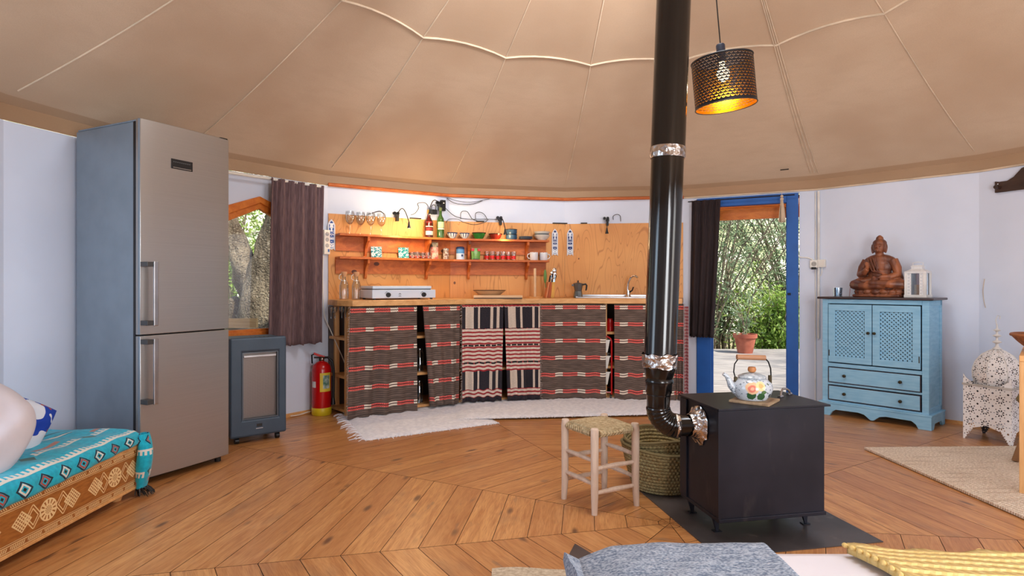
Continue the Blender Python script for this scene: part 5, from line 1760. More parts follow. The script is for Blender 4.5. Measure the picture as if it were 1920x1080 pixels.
# flue pipe
fp = thing('flue_pipe', 'black enamelled stove pipe rising from the stove elbow to the roof', 'stove pipe', (0, 0, 0))
def seg(name, pts, rr, mat, s=28, par=fp, sm=True):
    b = MB(); b.tube(pts, rr, s); return b.build(name, mat, par, smooth=sm)
top = Vector((.733, 2.71, 2.37)); low = Vector((.672, 2.71, .77))
def ppt(z): 
    t = (z - .77) / (2.37 - .77); return low.lerp(top, t)
seg('upper_pipe', [ppt(1.70), ppt(3.75)], .0765, M['pipe'])
seg('main_pipe', [ppt(.765), ppt(1.705)], .0725, M['pipe'])
seg('foil_band', [ppt(1.655), ppt(1.665), ppt(1.69), ppt(1.705)], [.0765, .079, .0795, .078], M['foil'])
b = MB(); rnd = random.Random(6)
def rough_band(b, c0, c1, r, amp, n=30, m=4, zj=.0):
    rows = []
    for j in range(m + 1):
        t = j / m; c = c0.lerp(c1, t)
        ring = []
        for i in range(n):
            a = 2 * PI * i / n
            rr = (r[0] * (1 - t) + r[1] * t) + rnd.uniform(-amp, amp)
            dz = (rnd.uniform(-zj, zj) if j in (0, m) else 0)
            ring.append(b.bm.verts.new(c + Vector((math.cos(a) * rr, math.sin(a) * rr, dz))))
        rows.append(ring)
    for j in range(m):
        for i in range(n):
            b.bm.faces.new((rows[j][i], rows[j][(i + 1) % n], rows[j + 1][(i + 1) % n], rows[j + 1][i]))
rough_band(b, ppt(.708), ppt(.772), (.0755, .080), .0025, zj=.006)
b.build('foil_collar', M['foil'], fp)
seg('reducer', [ppt(.722), ppt(.70), ppt(.665), ppt(.66)], [.074, .073, .062, .060], M['pipe'])
seg('lower_pipe', [ppt(.66), ppt(.652), ppt(.65), ppt(.642), ppt(.64), ppt(.598), ppt(.586), ppt(.53)], [.0605, .064, .0645, .064, .061, .059, .053, .051], M['pipe'])
seg('joint_ring', [ppt(.588), ppt(.582)], .0545, M['pipe'])
# elbow in gathered rings
e0 = ppt(.53); n_ = 40
cen = Vector((e0.x, e0.y, .53)); out = Vector((ax.x, ax.y * .2 , 0)).normalized()
bend = .088
pts, rr = [], []
for k in range(n_ + 1):
    t = k / n_; a = t * R(86)
    p = e0 + out * (bend * (1 - math.cos(a))) + Vector((0, 0, -bend * math.sin(a)))
    pts.append(p); rr.append(.0520 + .0028 * abs(math.sin(t * 9 * PI)))
seg('elbow', pts, rr, M['pipe'])
pe = pts[-1]
tgt = Vector((s0.x, s0.y, 0)) + Vector((bx_.x, bx_.y, 0)) * .185; tgt.z = .452
seg('elbow_ring', [pe - out * .012, pe + out * .0, pe + out * .012], [.053, .056, .053], M['foil'])
seg('horizontal_pipe', [pe + out * .008, tgt + out * .004], .047, M['pipe'])
b = MB(); rnd = random.Random(8)
# crumpled foil flange on the side of the stove
m_, n_ = 5, 34
dirx = Vector((-ax.x, -ax.y, 0)); up = Vector((0, 0, 1)); sid = Vector((bx_.x, bx_.y, 0))
rows = []
for j in range(m_ + 1):
    t = j / m_; ring = []
    for i in range(n_):
        a = 2 * PI * i / n_
        r = .049 + .036 * t ** 1.5 + (rnd.uniform(-.006, .010) if j >= m_ - 1 else rnd.uniform(-.002, .002))
        off = .045 * (1 - t) ** 1.3 + .004 + rnd.uniform(-.002, .003)
        ring.append(b.bm.verts.new(tgt + dirx * off + (sid * math.cos(a) + up * math.sin(a)) * r))
    rows.append(ring)
for j in range(m_):
    for i in range(n_):
        b.bm.faces.new((rows[j][i], rows[j][(i + 1) % n_], rows[j + 1][(i + 1) % n_], rows[j + 1][i]))
b.build('foil_flange', M['foil'], fp)

# trivet and kettle on the stove
def on_stove(x, y, z=.560):
    q = s0 + ax * x + bx_ * y; return (q.x, q.y, z)
b = MB(); b.box(-.085, .085, -.085, .085, .0005, .010)
o = b.build('cork_trivet', wood('worn_board', (176, 150, 118), (132, 104, 78), 0, .7, 10, knots=False), bev=.001); o.location = on_stove(.235, .12); o.rotation_euler = (0, 0, hang_ + R(40))
tag(o, 'thin square wooden trivet under the floral kettle', 'trivet')
kx = on_stove(.232, .135, .571)
def mk_floral():
    m = Mat('floral_enamel', .12); x, y, z = m.xyz()
    n = m.noise(30, 2)
    sp = m.noise(90, 1)
    c = m.mix(sp.gt(.62), (198, 206, 214), (120, 130, 140))
    def blob(cx_, cz, r, colr, c, e_=1.0):
        d = (((x - cx_) * (x - cx_) + (z - cz) * (z - cz) * e_).op('SQRT') + (n - .5) * .016).lt(r) * y.lt(0)
        return m.mix(d, c, colr)
    c = blob(-.032, .028, .018, (52, 92, 58), c); c = blob(.01, .022, .018, (52, 92, 58), c); c = blob(.055, .022, .010, (60, 80, 90), c)
    c = blob(-.030, .058, .026, (232, 190, 150), c); c = blob(-.032, .056, .016, (222, 130, 110), c); c = blob(-.03, .056, .007, (236, 180, 150), c)
    c = blob(.008, .066, .020, (236, 214, 160), c); c = blob(.008, .068, .010, (226, 180, 120), c)
    c = blob(.018, .040, .011, (70, 110, 66), c); c = blob(.045, .075, .006, (90, 110, 90), c)
    m.col(c); return m.m
fe = mk_floral()
k = thing('kettle', 'white floral enamel kettle with a wooden handle on the stove', 'kettle', kx, R(0))
b = MB(); b.lathe([(0, 0), (.062, 0), (.078, .018), (.088, .045), (.084, .070), (.066, .088), (.056, .093), (0, .093)], 36); b.build('body', fe, k, smooth=True)
b = MB(); b.lathe([(.056, .092), (.060, .098), (.056, .104), (.034, .112), (.014, .117), (0, .118)], 32); b.build('lid', simple('speckled_enamel', (200, 208, 214), .15, c2=(150, 160, 168), ns=60), k, smooth=True)
b = MB(); b.lathe([(0, .116), (.008, .117), (.016, .122), (.0185, .132), (.015, .142), (0, .144)], 20); b.build('lid_knob', simple('knob_wood', (196, 128, 72), .5), k, smooth=True)
b = MB(); b.tube([(-.070, 0, .038), (-.094, 0, .060), (-.104, 0, .085), (-.115, 0, .103), (-.130, 0, .112)], [.022, .016, .012, .009, .008], 14); b.build('spout', fe, k, smooth=True)
b = MB()
b.tube([(-.072, 0, .085), (-.082, 0, .12), (-.078, 0, .155), (-.062, 0, .178), (-.05, 0, .186)], .0028, 8)
b.tube([(.078, 0, .07), (.086, 0, .10), (.084, 0, .135), (.074, 0, .165), (.060, 0, .180), (.05, 0, .186)], .0032, 8)
b.build('bail', M['blackm'], k, smooth=True)
b = MB(); b.cyl((-.068, 0, .187), (.060, 0, .183), .0115, seg=16); b.build('grip', simple('grip_wood', (182, 132, 96), .5), k, smooth=True)
b = MB(); b.box(.074, .088, -.006, .006, .068, .105, bev=.003); b.box(-.080, -.066, -.006, .006, .075, .098, bev=.003); b.build('handle_lug', M['brass'], k)

# stool
sa, sb, sc_ = Vector((.389, 2.813)), Vector((.268, 3.022)), Vector((.606, 2.932))
sd = sb + (sc_ - sa)
cs = (sa + sb + sc_ + sd) / 4
stl = thing('rush_stool', 'small square stool with limed wooden legs and a woven rush seat beside the stove', 'stool', (cs.x, cs.y, 0), 0)
L4 = [sa - cs, sc_ - cs, sd - cs, sb - cs]
for p in L4:
    b = MB(); t = .405
    b.tube([(p.x * 1.03, p.y * 1.03, 0), (p.x, p.y, .1), (p.x, p.y, t - .03), (p.x * .985, p.y * .985, t - .004), (p.x * .985, p.y * .985, t)], [.014, .018, .0195, .0195, .016], 10)
    b.build('leg', M['driftwood'], stl, smooth=True)
for i in range(4):
    A, B = L4[i], L4[(i + 1) % 4]
    for z in ((.10, .215) if i % 2 == 0 else (.14, .25)):
        b = MB(); m = (A + B) / 2
        b.tube([(A.x, A.y, z), (m.x, m.y, z + .002), (B.x, B.y, z)], [.009, .0125, .009], 8); b.build('rung', M['driftwood'], stl, smooth=True)
b = MB()
th = math.atan2((L4[1] - L4[0]).y, (L4[1] - L4[0]).x); hw = (L4[1] - L4[0]).length / 2; 
def seat(u, v):
    X, Y = (u * 2 - 1), (v * 2 - 1)
    d = max(abs(X), abs(Y)); 
    return (X * (hw - .006), Y * (hw - .006), .388 - .010 * (1 - d) + (-.0 if d < .9 else -.006 * (d - .9) * 10) + .004 * abs(abs(X) - abs(Y)))
b.grid(seat, 24, 24)
o = b.build('woven_seat', M['rush'], stl, smooth=True, solid=.022); o.rotation_euler = (0, 0, th)
b = MB()
for i in range(4):
    A, B = L4[i] * .98, L4[(i + 1) % 4] * .98
    A2, B2 = A.lerp(B, .10), B.lerp(A, .10)
    n_ = 26
    for k in range(n_):
        c = A2.lerp(B2, (k + .5) / n_); dr = (B - A).normalized() * .0045
        b.tube([(c.x - dr.x, c.y - dr.y, .376), (c.x + dr.x, c.y + dr.y, .376)], [.0175, .0175], 8)
b.build('wrapped_edge', M['rush'], stl, smooth=True)

# baskets
def basket(label, cx_, cy_, r0, r1, h, z0, tilt, wob, seed):
    rnd = random.Random(seed); e = thing('palm_basket', label, 'basket', (cx_, cy_, z0), 0, 'nested palm baskets')
    def fn(u, v):
        a = u * 2 * PI; r = r0 + (r1 - r0) * (v ** .7) + .006 * math.sin(a * 3 + seed) * v
        z = h * v + wob * math.sin(a * 2 + seed) * v ** 3
        return (r * math.cos(a) * (1 + .06 * v), r * math.sin(a), z)
    b = MB(); b.grid(fn, 48, 20, 2 * PI * r1, h); b.build('woven_wall', M['basket'], e, smooth=True, solid=.010)
    b = MB(); b.grid(lambda u, v: (r0 * v * math.cos(u * 2 * PI), r0 * v * math.sin(u * 2 * PI), .006), 32, 4, .8, .2); b.build('base', M['basket'], e)
    pts = [Vector(fn(i / 40, 1)) for i in range(40)]
    b = MB(); b.tube(pts, .008, 6, closed=True); b.build('rim', M['basket'], e, smooth=True)
basket('large woven palm basket on the floor behind the stool and left of the stove', .805, 3.20, .150, .205, .225, .006, 0, .010, 1)
basket('smaller woven palm basket nested inside the large one under the pipe elbow', .800, 3.20, .115, .180, .235, .040, 0, .014, 4)

# ================================================================== RIGHT SIDE
C1 = Vector((2.591, 5.036)); cdir = Vector((.65, -.76)).normalized(); cang = math.atan2(cdir.y, cdir.x)
cb = thing('blue_cabinet', 'light blue cabinet with two lattice doors and two drawers against the right wall', 'cabinet', (C1.x, C1.y, 0), cang)
CW, CD, CH = .80, .35, .985
b = MB()
b.box(.02, .065, .012, .055, .09, CH - .02); b.box(CW - .065, CW - .02, .012, .055, .09, CH - .02)
b.box(.02, .05, .02, CD, .09, CH - .02)
b.box(CW - .05, CW - .028, .055, CD - .04, .09, CH - .02); b.box(CW - .05, CW - .02, CD - .045, CD, .09, CH - .02)
b.box(CW - .05, CW - .02, .055, CD, .09, .15); b.box(CW - .05, CW - .02, .055, CD, CH - .06, CH - .02)
b.box(.065, CW - .065, .012, .05, CH - .055, CH - .02); b.box(.065, CW - .065, .012, .05, .405, .435)
b.box(.065, CW - .065, .012, .05, .255, .272); b.box(.065, CW - .065, .012, .05, .09, .125)
b.box(.03, CW - .03, CD - .02, CD, .09, CH - .02); b.box(.05, CW - .05, .05, CD - .02, .41, .43)
b.build('carcass', M['cab'], cb, bev=.003)
b = MB(); b.box(.06, CW - .06, .062, .066, .44, CH - .05); b.build('interior_shade_sheet', M['inner_shade'], cb)  # black sheet behind the lattice stands in for the shade inside
b = MB(); b.box(-.015, CW + .015, -.012, CD + .008, CH - .018, CH, bev=.006); b.build('top', M['cabtop'], cb)
# shaped plinth
b = MB()
sk = [(0, .0), (.085, .0), (.10, .03), (.13, .052), (.30, .055), (.345, .045), (.37, .025), (.385, .012), (.40, .008), (.415, .012), (.43, .025), (.455, .045), (.50, .055), (.67, .052), (.70, .03), (.715, 0), (.80, 0), (.80, .10), (0, .10)]
b.plate(sk, [], -.006, .018)
b.plate([(.0, 0), (.06, 0), (.09, .04), (.26, .04), (.29, 0), (CD, 0), (CD, .10), (.0, .10)], [], 0, .02, T(CW, -.004, 0) @ RZ(R(90)))
b.plate([(.0, 0), (.06, 0), (.09, .04), (.26, .04), (.29, 0), (CD, 0), (CD, .10), (.0, .10)], [], 0, .02, T(.02, -.004, 0) @ RZ(R(90)))
b.build('plinth', M['cab'], cb, bev=.003)
b = MB(); b.box(-.004, CW + .004, -.010, CD, .098, .112, bev=.004); b.build('plinth_moulding', M['cab'], cb)
def lattice_door(x0, x1, knobx):
    z0, z1 = .445, CH - .062
    f = .052
    b = MB(); b.plate([(x0, z0), (x1, z0), (x1, z1), (x0, z1)], [[(x0 + f, z0 + f), (x1 - f, z0 + f), (x1 - f, z1 - f), (x0 + f, z1 - f)]], .0, .018)
    d = b.build('door', M['cab'], cb, bev=.003)
    b = MB()
    gx0, gx1, gz0, gz1 = x0 + f - .002, x1 - f + .002, z0 + f - .002, z1 - f + .002
    pitch = .0215; w = .0064
    for sgn in (1, -1):
        yy = .008 if sgn > 0 else .011
        c = -1.0
        k0 = 0
        lo = (gx0 * sgn) - gz1 if sgn > 0 else -(gx1) - gz1
        rng = int((gx1 - gx0 + gz1 - gz0) / (pitch * 1.414)) + 3
        for k in range(-1, rng):
            # line: sgn*x + z = cc
            base = (gx0 if sgn > 0 else -gx1) + gz0
            cc = base + k * pitch * 1.414
            pts = []
            for X in (gx0, gx1):
                Z = cc - sgn * X
                if gz0 <= Z <= gz1: pts.append((X, Z))
            for Z in (gz0, gz1):
                X = (cc - Z) / sgn
                if gx0 < X < gx1: pts.append((X, Z))
            if len(pts) < 2: continue
            (xa_, za), (xb_, zb) = pts[0], pts[1]
            dx, dz = xb_ - xa_, zb - za; l = math.hypot(dx, dz)
            if l < .004: continue
            nx, nz = -dz / l * w, dx / l * w
            q = [(xa_ + nx, za + nz), (xb_ + nx, zb + nz), (xb_ - nx, zb - nz), (xa_ - nx, za - nz)]
            vf = [b.bm.verts.new((p[0], yy, p[1])) for p in q]; vb = [b.bm.verts.new((p[0], yy + .003, p[1])) for p in q]
            b.bm.faces.new(vf); b.bm.faces.new(vb[::-1])
            for i in range(4): b.bm.faces.new((vf[i], vf[(i + 1) % 4], vb[(i + 1) % 4], vb[i]))
    lt = b.build('lattice', M['cab'], d); lt['kind'] = 'stuff'
    b = MB(); b.lathe([(0, 0), (.006, 0), (.005, .010), (.012, .018), (.011, .026), (0, .028)], 16, T(knobx, .0, .70) @ RX(R(90))); b.build('knob', M['brass'], d, smooth=True)
    b = MB(); b.box(x0 + .004 if knobx > (x0 + x1) / 2 else x1 - .01, x0 + .010 if knobx > (x0 + x1) / 2 else x1 - .004, -.003, .0, z0 + .05, z0 + .10); b.build('hinge', M['brass'], d)
lattice_door(.072, .397, .378); lattice_door(.403, .728, .422)
for z0, z1 in ((.132, .250), (.276, .402)):
    b = MB(); b.box(.075, CW - .075, .002, .03, z0 + .004, z1 - .004, bev=.004); d = b.build('drawer', M['cab'], cb)
    b = MB(); b.plate([(.070, z0), (CW - .070, z0), (CW - .070, z1), (.070, z1)], [[(.076, z0 + .005), (CW - .076, z0 + .005), (CW - .076, z1 - .005), (.076, z1 - .005)]], .004, .012); b.build('shadow_gap', M['cabtop'], d)
    for xx in (.20, .60):
        b = MB(); b.lathe([(0, 0), (.006, 0), (.005, .010), (.013, .018), (.012, .027), (0, .030)], 16, T(xx, .004, (z0 + z1) / 2) @ RX(R(90))); b.build('knob', M['brass'], d, smooth=True)
def on_cab(x, y, z=CH): 
    q = C1 + cdir * x + Vector((-cdir.y, cdir.x)) * y; return (q.x, q.y, z)
# carved seated statue, one remeshed surface
stt = MB()
def el(c, r, rot=None): stt.sph(c, r, seg=20, rot=rot)
def limb(p, r): stt.tube(p, r, 12)
# base with petals
stt.box(-.165, .165, -.085, .085, 0, .022, bev=.01)
el((0, 0, .045), (.170, .088, .030))
for i in range(9):
    a = PI + PI * i / 8; el((.152 * math.cos(a), .078 * math.sin(a), .040), (.030, .020, .020))
# crossed legs
el((0, 0, .085), (.165, .085, .035))
limb([(-.04, .01, .12), (-.13, -.01, .105), (-.165, -.03, .095), (-.10, -.075, .088), (.03, -.085, .085), (.07, -.08, .085)], [.048, .048, .040, .034, .026, .018])
limb([(.04, .01, .12), (.13, -.01, .105), (.165, -.03, .095), (.10, -.078, .100), (-.02, -.092, .108), (-.06, -.088, .110)], [.048, .048, .040, .032, .024, .016])
el((0, -.082, .118), (.03, .018, .030))
# torso
el((0, .01, .17), (.085, .058, .07)); el((0, .01, .235), (.092, .056, .075)); el((0, .01, .285), (.100, .050, .045))
el((.075, .012, .275), (.035, .035, .035)); el((-.075, .012, .275), (.035, .035, .035))
# sleeves
limb([(.09, .01, .28), (.118, .005, .22), (.128, -.01, .17), (.09, -.05, .152), (.03, -.075, .150)], [.036, .034, .032, .026, .017])
limb([(-.09, .01, .28), (-.118, .0, .225), (-.125, -.02, .175), (-.085, -.06, .19), (-.055, -.078, .215)], [.036, .034, .030, .024, .016])
limb([(.115, .02, .20), (.13, .02, .14), (.135, .02, .11)], [.028, .030, .020]); limb([(-.115, .02, .20), (-.13, .02, .14), (-.135, .02, .11)], [.028, .030, .020])
# raised hand with fingers, resting hand
el((-.052, -.084, .228), (.014, .009, .016))
for i, (dx, l) in enumerate(((-.012, .028), (-.004, .032), (.004, .030), (.011, .024))):
    limb([(-.052 + dx, -.086, .238), (-.052 + dx * 1.2, -.090, .238 + l)], [.0048, .0038])
limb([(-.040, -.088, .225), (-.034, -.094, .240)], [.005, .004])
el((.02, -.082, .148), (.024, .012, .009))
for i in range(4): limb([(.0, -.086, .142 + i * .005), (-.02, -.088, .142 + i * .005)], [.0045, .0036])
# robe folds
for (x0, x1) in ((-.05, .06), (-.03, .07), (-.01, .08)):
    limb([(x0 - .02, -.040, .30), (x0, -.054, .25), (x0 + .02, -.058, .20), (x1, -.055, .17)], [.006, .006, .006, .005])
# neck and head
limb([(0, .005, .31), (0, 0, .345)], [.030, .028])
el((0, -.002, .385), (.044, .048, .056)); el((0, -.012, .362), (.034, .034, .030))
el((0, .006, .412), (.048, .050, .036)); el((0, .006, .448), (.026, .026, .024)); el((0, .006, .462), (.014, .014, .014))
limb([(0, -.050, .398), (0, -.057, .378)], [.005, .008]); el((0, -.047, .358), (.013, .006, .004)); el((0, -.046, .351), (.010, .006, .004))
el((-.017, -.046, .388), (.010, .004, .0035)); el((.017, -.046, .388), (.010, .004, .0035))
limb([(-.030, -.043, .398), (-.016, -.050, .402), (-.004, -.049, .396)], [.003, .0035, .003]); limb([(.030, -.043, .398), (.016, -.050, .402), (.004, -.049, .396)], [.003, .0035, .003])
for sx in (-1, 1): limb([(sx * .046, .0, .405), (sx * .050, -.002, .38), (sx * .048, -.004, .350), (sx * .042, -.006, .338)], [.008, .009, .007, .008])
so = stt.build('seated_statue', M['statue'], smooth=180, loc=on_cab(.40, .165), rotz=cang + R(-4))
dm = so.modifiers.new('remesh', 'REMESH'); dm.mode = 'VOXEL'; dm.voxel_size = .0035; dm.use_smooth_shade = True
dm = so.modifiers.new('smooth', 'SMOOTH'); dm.factor = .5; dm.iterations = 2
so.scale = (1.06, 1.0, 1.055)
tag(so, 'carved brown wooden statue sitting cross-legged with one raised hand on the blue cabinet', 'statue')
hs = MB()
for i in range(3):
    pass
hs.bm.free()
# tin lantern
e = thing('tin_lantern', 'small white tin lantern with glass sides at the right end of the blue cabinet', 'lantern', on_cab(.672, .15), cang)
b = MB(); b.box(-.075, .075, -.075, .075, 0, .022, bev=.004); b.build('base', M['white'], e)
w2 = .062
for sx in (-1, 1):
    for sy in (-1, 1):
        b = MB(); b.box(sx * w2 - .009, sx * w2 + .009, sy * w2 - .009, sy * w2 + .009, .02, .19); b.build('corner_post', M['pierced_s'] if False else M['white'], e)
def uvplane(b, w, h, y):
    b.grid(lambda u, v: (-w / 2 + w * u, y, h * v), 1, 1, w, h)
for q in range(4):
    b = MB(); uvplane(b, .106, .165, -w2 - .001); o = b.build('glass_pane', M['frost'], e); o.location = (0, 0, .022); o.rotation_euler = (0, 0, q * PI / 2)
    b = MB()
    b.grid(lambda u, v: (-.055 + .028 * u, -w2 - .004, .165 * v), 1, 1, .028, .165); b.grid(lambda u, v: (.027 + .028 * u, -w2 - .004, .165 * v), 1, 1, .028, .165)
    o = b.build('pierced_strip', M['pierced_s'], e); o.location = (0, 0, .022); o.rotation_euler = (0, 0, q * PI / 2)
b = MB()
def pyr(w0, w1, z0, z1):
    for q in range(4):
        c, s_ = math.cos(q * PI / 2), math.sin(q * PI / 2)
        def f(u, v):
            w = w0 + (w1 - w0) * v; x, y = -w + 2 * w * u, -w
            return (x * c - y * s_, x * s_ + y * c, z0 + (z1 - z0) * v)
        b.grid(f, 2, 2, w0 * 2, z1 - z0 + .02)
pyr(.072, .072, .188, .200); pyr(.072, .035, .200, .222); pyr(.035, .035, .222, .238); pyr(.04, .030, .238, .250)
b.build('pierced_roof', M['pierced_s'], e)
b = MB(); b.tube([(-.032, 0, .240), (-.034, 0, .27), (0, 0, .276), (.034, 0, .27), (.032, 0, .240)], .0025, 6); b.build('handle', M['white'], e, smooth=True)
b = MB(); b.cyl((0, 0, .022), (0, 0, .10), .025, seg=16); b.build('candle', M['cord'], e)
for (xx, lab) in ((.10, 'frosted tealight glass at the left end of the blue cabinet'), (.205, 'frosted tealight glass just left of the statue with incense beside it'), (.555, 'pale glass tumbler between the statue and the tin lantern')):
    yy = .20 if xx > .5 else (.12 if xx < .15 else .27)
    b = MB(); b.lathe([(0, 0), (.032, 0), (.036, .075), (.033, .075), (.030, .006), (0, .006)], 20); o = b.build('tealight_glass', M['frost'], smooth=True); o.location = on_cab(xx, yy)
    tag(o, lab, 'glass', 'glasses on the blue cabinet')
b = MB(); b.cyl((0, 0, 0), (.012, 0, .13), .0018, seg=5); o = b.build('incense_stick', simple('incense', (170, 90, 80), .8)); o.location = on_cab(.165, .19); o.rotation_euler = (0, 0, cang)
tag(o, 'thin reddish incense stick standing left of the statue', 'incense')

# ---- white floor lantern
W0 = Vector((3.195, 4.23)); wd = Vector((.475, -.88)).normalized(); wang = math.atan2(wd.y, wd.x)
wl = thing('floor_lantern', 'large pierced white metal floor lantern with a dome, right of the blue cabinet', 'lantern', (W0.x, W0.y, 0), wang)
W_ = .285
for q in range(4):
    b = MB()
    # side panel with toothed legs
    def side_poly():
        H1 = .385
        left = [(0, 0), (.012, .0)]
        cut = []
        n_ = 7
        for i in range(n_):
            t0 = i / n_; x = .014 + .050 * t0; z = .012 + .085 * t0
            cut += [(x, z), (x + .009, z + .003)]
        top_ = [(W_ / 2, .112)]
        right = [(W_ - x, z) for x, z in (left + cut)][::-1]
        return left + cut + top_ + right
    bottom = side_poly()
    poly = bottom + [(W_, .385), (W_ + .0, .46), (W_ - .02, .43), (W_ - .075, .388), (.075, .388), (.02, .43), (0, .46), (0, .385)]
    b.plate(poly, [], -.001, .001)
    L = b.uvlay()
    for f in b.bm.faces:
        for lp in f.loops: lp[L].uv = (lp.vert.co.x - .0, lp.vert.co.z - .13 + 3 * .075)
    Mx = T(W_ / 2, W_ / 2, 0) @ RZ(q * PI / 2) @ T(-W_ / 2, -W_ / 2, 0)
    bmesh.ops.transform(b.bm, matrix=Mx, verts=b.bm.verts[:])
    p_ = b.build('side_panel', [M['pierced'], M['pierced_in_shaded']], wl)
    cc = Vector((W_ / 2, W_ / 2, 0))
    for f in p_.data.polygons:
        if (f.center - Vector((W_ / 2, W_ / 2, f.center.z))).dot(f.normal) < -.01: f.material_index = 1  # inward faces get the dark colour as painted shade
b = MB()
for q in range(4):
    Mx = T(W_ / 2, W_ / 2, 0) @ RZ(q * PI / 2) @ T(-W_ / 2, -W_ / 2, 0)
    b.box(-.004, W_ + .004, -.006, .002, .378, .392, Mx)
b.build('rim_band', simple('aged_white_rim', (200, 196, 190), .5), wl)
b = MB()
def dome(u, v):
    a = u * 2 * PI; prof = [(.128, .0), (.146, .06), (.148, .11), (.132, .165), (.095, .215), (.045, .248), (.012, .262)]
    t = v * (len(prof) - 1); i = min(int(t), len(prof) - 2); f = t - i
    r = prof[i][0] * (1 - f) + prof[i + 1][0] * f; z = prof[i][1] * (1 - f) + prof[i + 1][1] * f
    k = 1 - .04 * abs(math.sin(a * 4))
    return (W_ / 2 + r * k * math.cos(a), W_ / 2 + r * k * math.sin(a), .375 + z)
b.grid(dome, 64, 24, .9, .36); dm_ = b.build('pierced_dome', M['pierced'], wl, smooth=60)
b = MB(); b.grid(lambda u, v: tuple(Vector((W_ / 2, W_ / 2, .375)).lerp(Vector(dome(u, v)), .985)), 64, 24, .9, .36); b.build('inner_shaded_skin', M['pierced_in_shaded'], dm_, smooth=60)  # dark layer inside the dome, shade put in as colour
for kx_ in range(8):
    b = MB(); a = kx_ / 8
    b.tube([Vector(dome(a, v / 12)) * 1 for v in range(13)], .0035, 5); b.build('dome_rib', M['white'], wl, smooth=True)
b = MB(); b.lathe([(.012, 0), (.03, .004), (.012, .02), (.008, .04), (.030, .052), (.008, .066), (.006, .084), (.028, .096), (.007, .108), (.006, .125), (.024, .134), (.006, .146), (.003, .18), (0, .18)], 20, T(W_ / 2, W_ / 2, .632)); b.build('finial', M['white'], wl, smooth=True)
b = MB(); b.tube([(W_ / 2, W_ / 2, .79), (W_ / 2 - .008, W_ / 2, .84), (W_ / 2 + .004, W_ / 2, .87), (W_ / 2 + .018, W_ / 2, .865), (W_ / 2 + .016, W_ / 2, .845)], .003, 6); b.build('hook', M['white'], wl, smooth=True)

# ---- jute rug, table edge and wicker bowl at the right
b = MB()
jx, jy = Vector((1, .06)).normalized(), Vector((.035, -1)).normalized()
j0 = Vector((2.314, 3.927))
b.grid(lambda u, v: (j0.x + jx.x * 1.05 * u + jy.x * 1.75 * v, j0.y - .03 * u + jx.y * 1.05 * u + jy.y * 1.75 * v, .010 + .001 * math.sin(u * 40) * math.sin(v * 60)), 40, 60, 1.05, 1.75)
tag(b.build('jute_rug', M['jute'], solid=.012), 'beige woven jute rug on the floor at the right of the stove', 'rug')
tb = thing('pine_table', 'pale pine table whose edge just enters the picture at the far right', 'table', (2.598, 3.06, 0), R(-42))
b = MB(); b.box(.0, .75, 0, .62, .690, .72, bev=.003); b.build('tabletop', M['pine'], tb)
for (xx, yy) in ((.0, .002), (.69, .002), (.0, .56), (.69, .56)):
    b = MB(); b.box(xx, xx + .05, yy, yy + .05, .016, .69, bev=.003); b.build('leg', M['pine_z'], tb)
b = MB(); b.box(.03, .72, .01, .03, .60, .69); b.build('apron', M['pine'], tb)
b = MB(); b.box(.03, .72, .58, .60, .60, .69); b.build('apron', M['pine'], tb)
wk = thing('wicker_bowl', 'round brown wicker bowl on the pine table at the right edge', 'bowl', (2.90, 3.22, .722))
b = MB(); b.grid(lambda u, v: ((.05 + .11 * v ** .6) * math.cos(u * 2 * PI), (.05 + .11 * v ** .6) * math.sin(u * 2 * PI), .085 * v), 40, 12, 1.0, .12)
b.build('woven_side', simple('wicker_brown', (176, 112, 66), .7, c2=(130, 78, 44), ns=40, bs=120, bst=.8), wk, smooth=True, solid=.008)
b = MB(); b.lathe([(0, 0), (.052, 0), (.052, .008), (0, .008)], 24); b.build('bottom', M['shelfwood'], wk)
b = MB(); b.tube([(.161 * math.cos(R(a * 9)), .161 * math.sin(R(a * 9)), .087) for a in range(40)], .009, 8, closed=True); b.build('rim', simple('wicker_rim', (150, 90, 52), .6), wk, smooth=True)
sl_ = thing('log_stool', 'low stool with splayed brown branch legs half hidden behind the pine table', 'stool', (3.24, 3.61, .018))
b = MB(); b.lathe([(0, .34), (.14, .34), (.15, .36), (.14, .38), (0, .38)], 24); b.build('seat', M['basket'], sl_, smooth=True)
for a in (180, 300, 60):
    c, s_ = math.cos(R(a)), math.sin(R(a)); b = MB(); b.tube([(c * .20, s_ * .20, .0), (c * .13, s_ * .13, .2), (c * .07, s_ * .07, .35)], [.018, .016, .015], 10); b.build('leg', simple('branch_wood_%d' % a, (150, 110, 72), .7), sl_, smooth=True)
# dark coat bracket
x, y, a, s = spot(1868, .0); z0_ = zat(362, y)
e = thing('wooden_bracket', 'dark carved wooden bracket board high on the right wall', 'bracket', (x, y, z0_), facing(a))
b = MB(); b.plate([(0, 0), (.2, 0), (.40, .0), (.40, .085), (.38, .078), (.34, .10), (.29, .155), (.23, .175), (.17, .155), (.12, .10), (.08, .078), (.03, .078), (0, .085)], [], -.022, 0); b.build('board', M['darkwood'], e, bev=.004)
for xx in (.035, .22, .37):
    b = MB(); b.lathe([(0, 0), (.012, 0), (.010, .03), (.017, .045), (.014, .055), (0, .058)], 14, T(xx, -.022, .035) @ RX(R(90))); b.build('peg', M['darkwood'], e, smooth=True)
b = MB(); b.sph((.022, -.023, .062), .004); b.build('screw', M['chrome'], e)

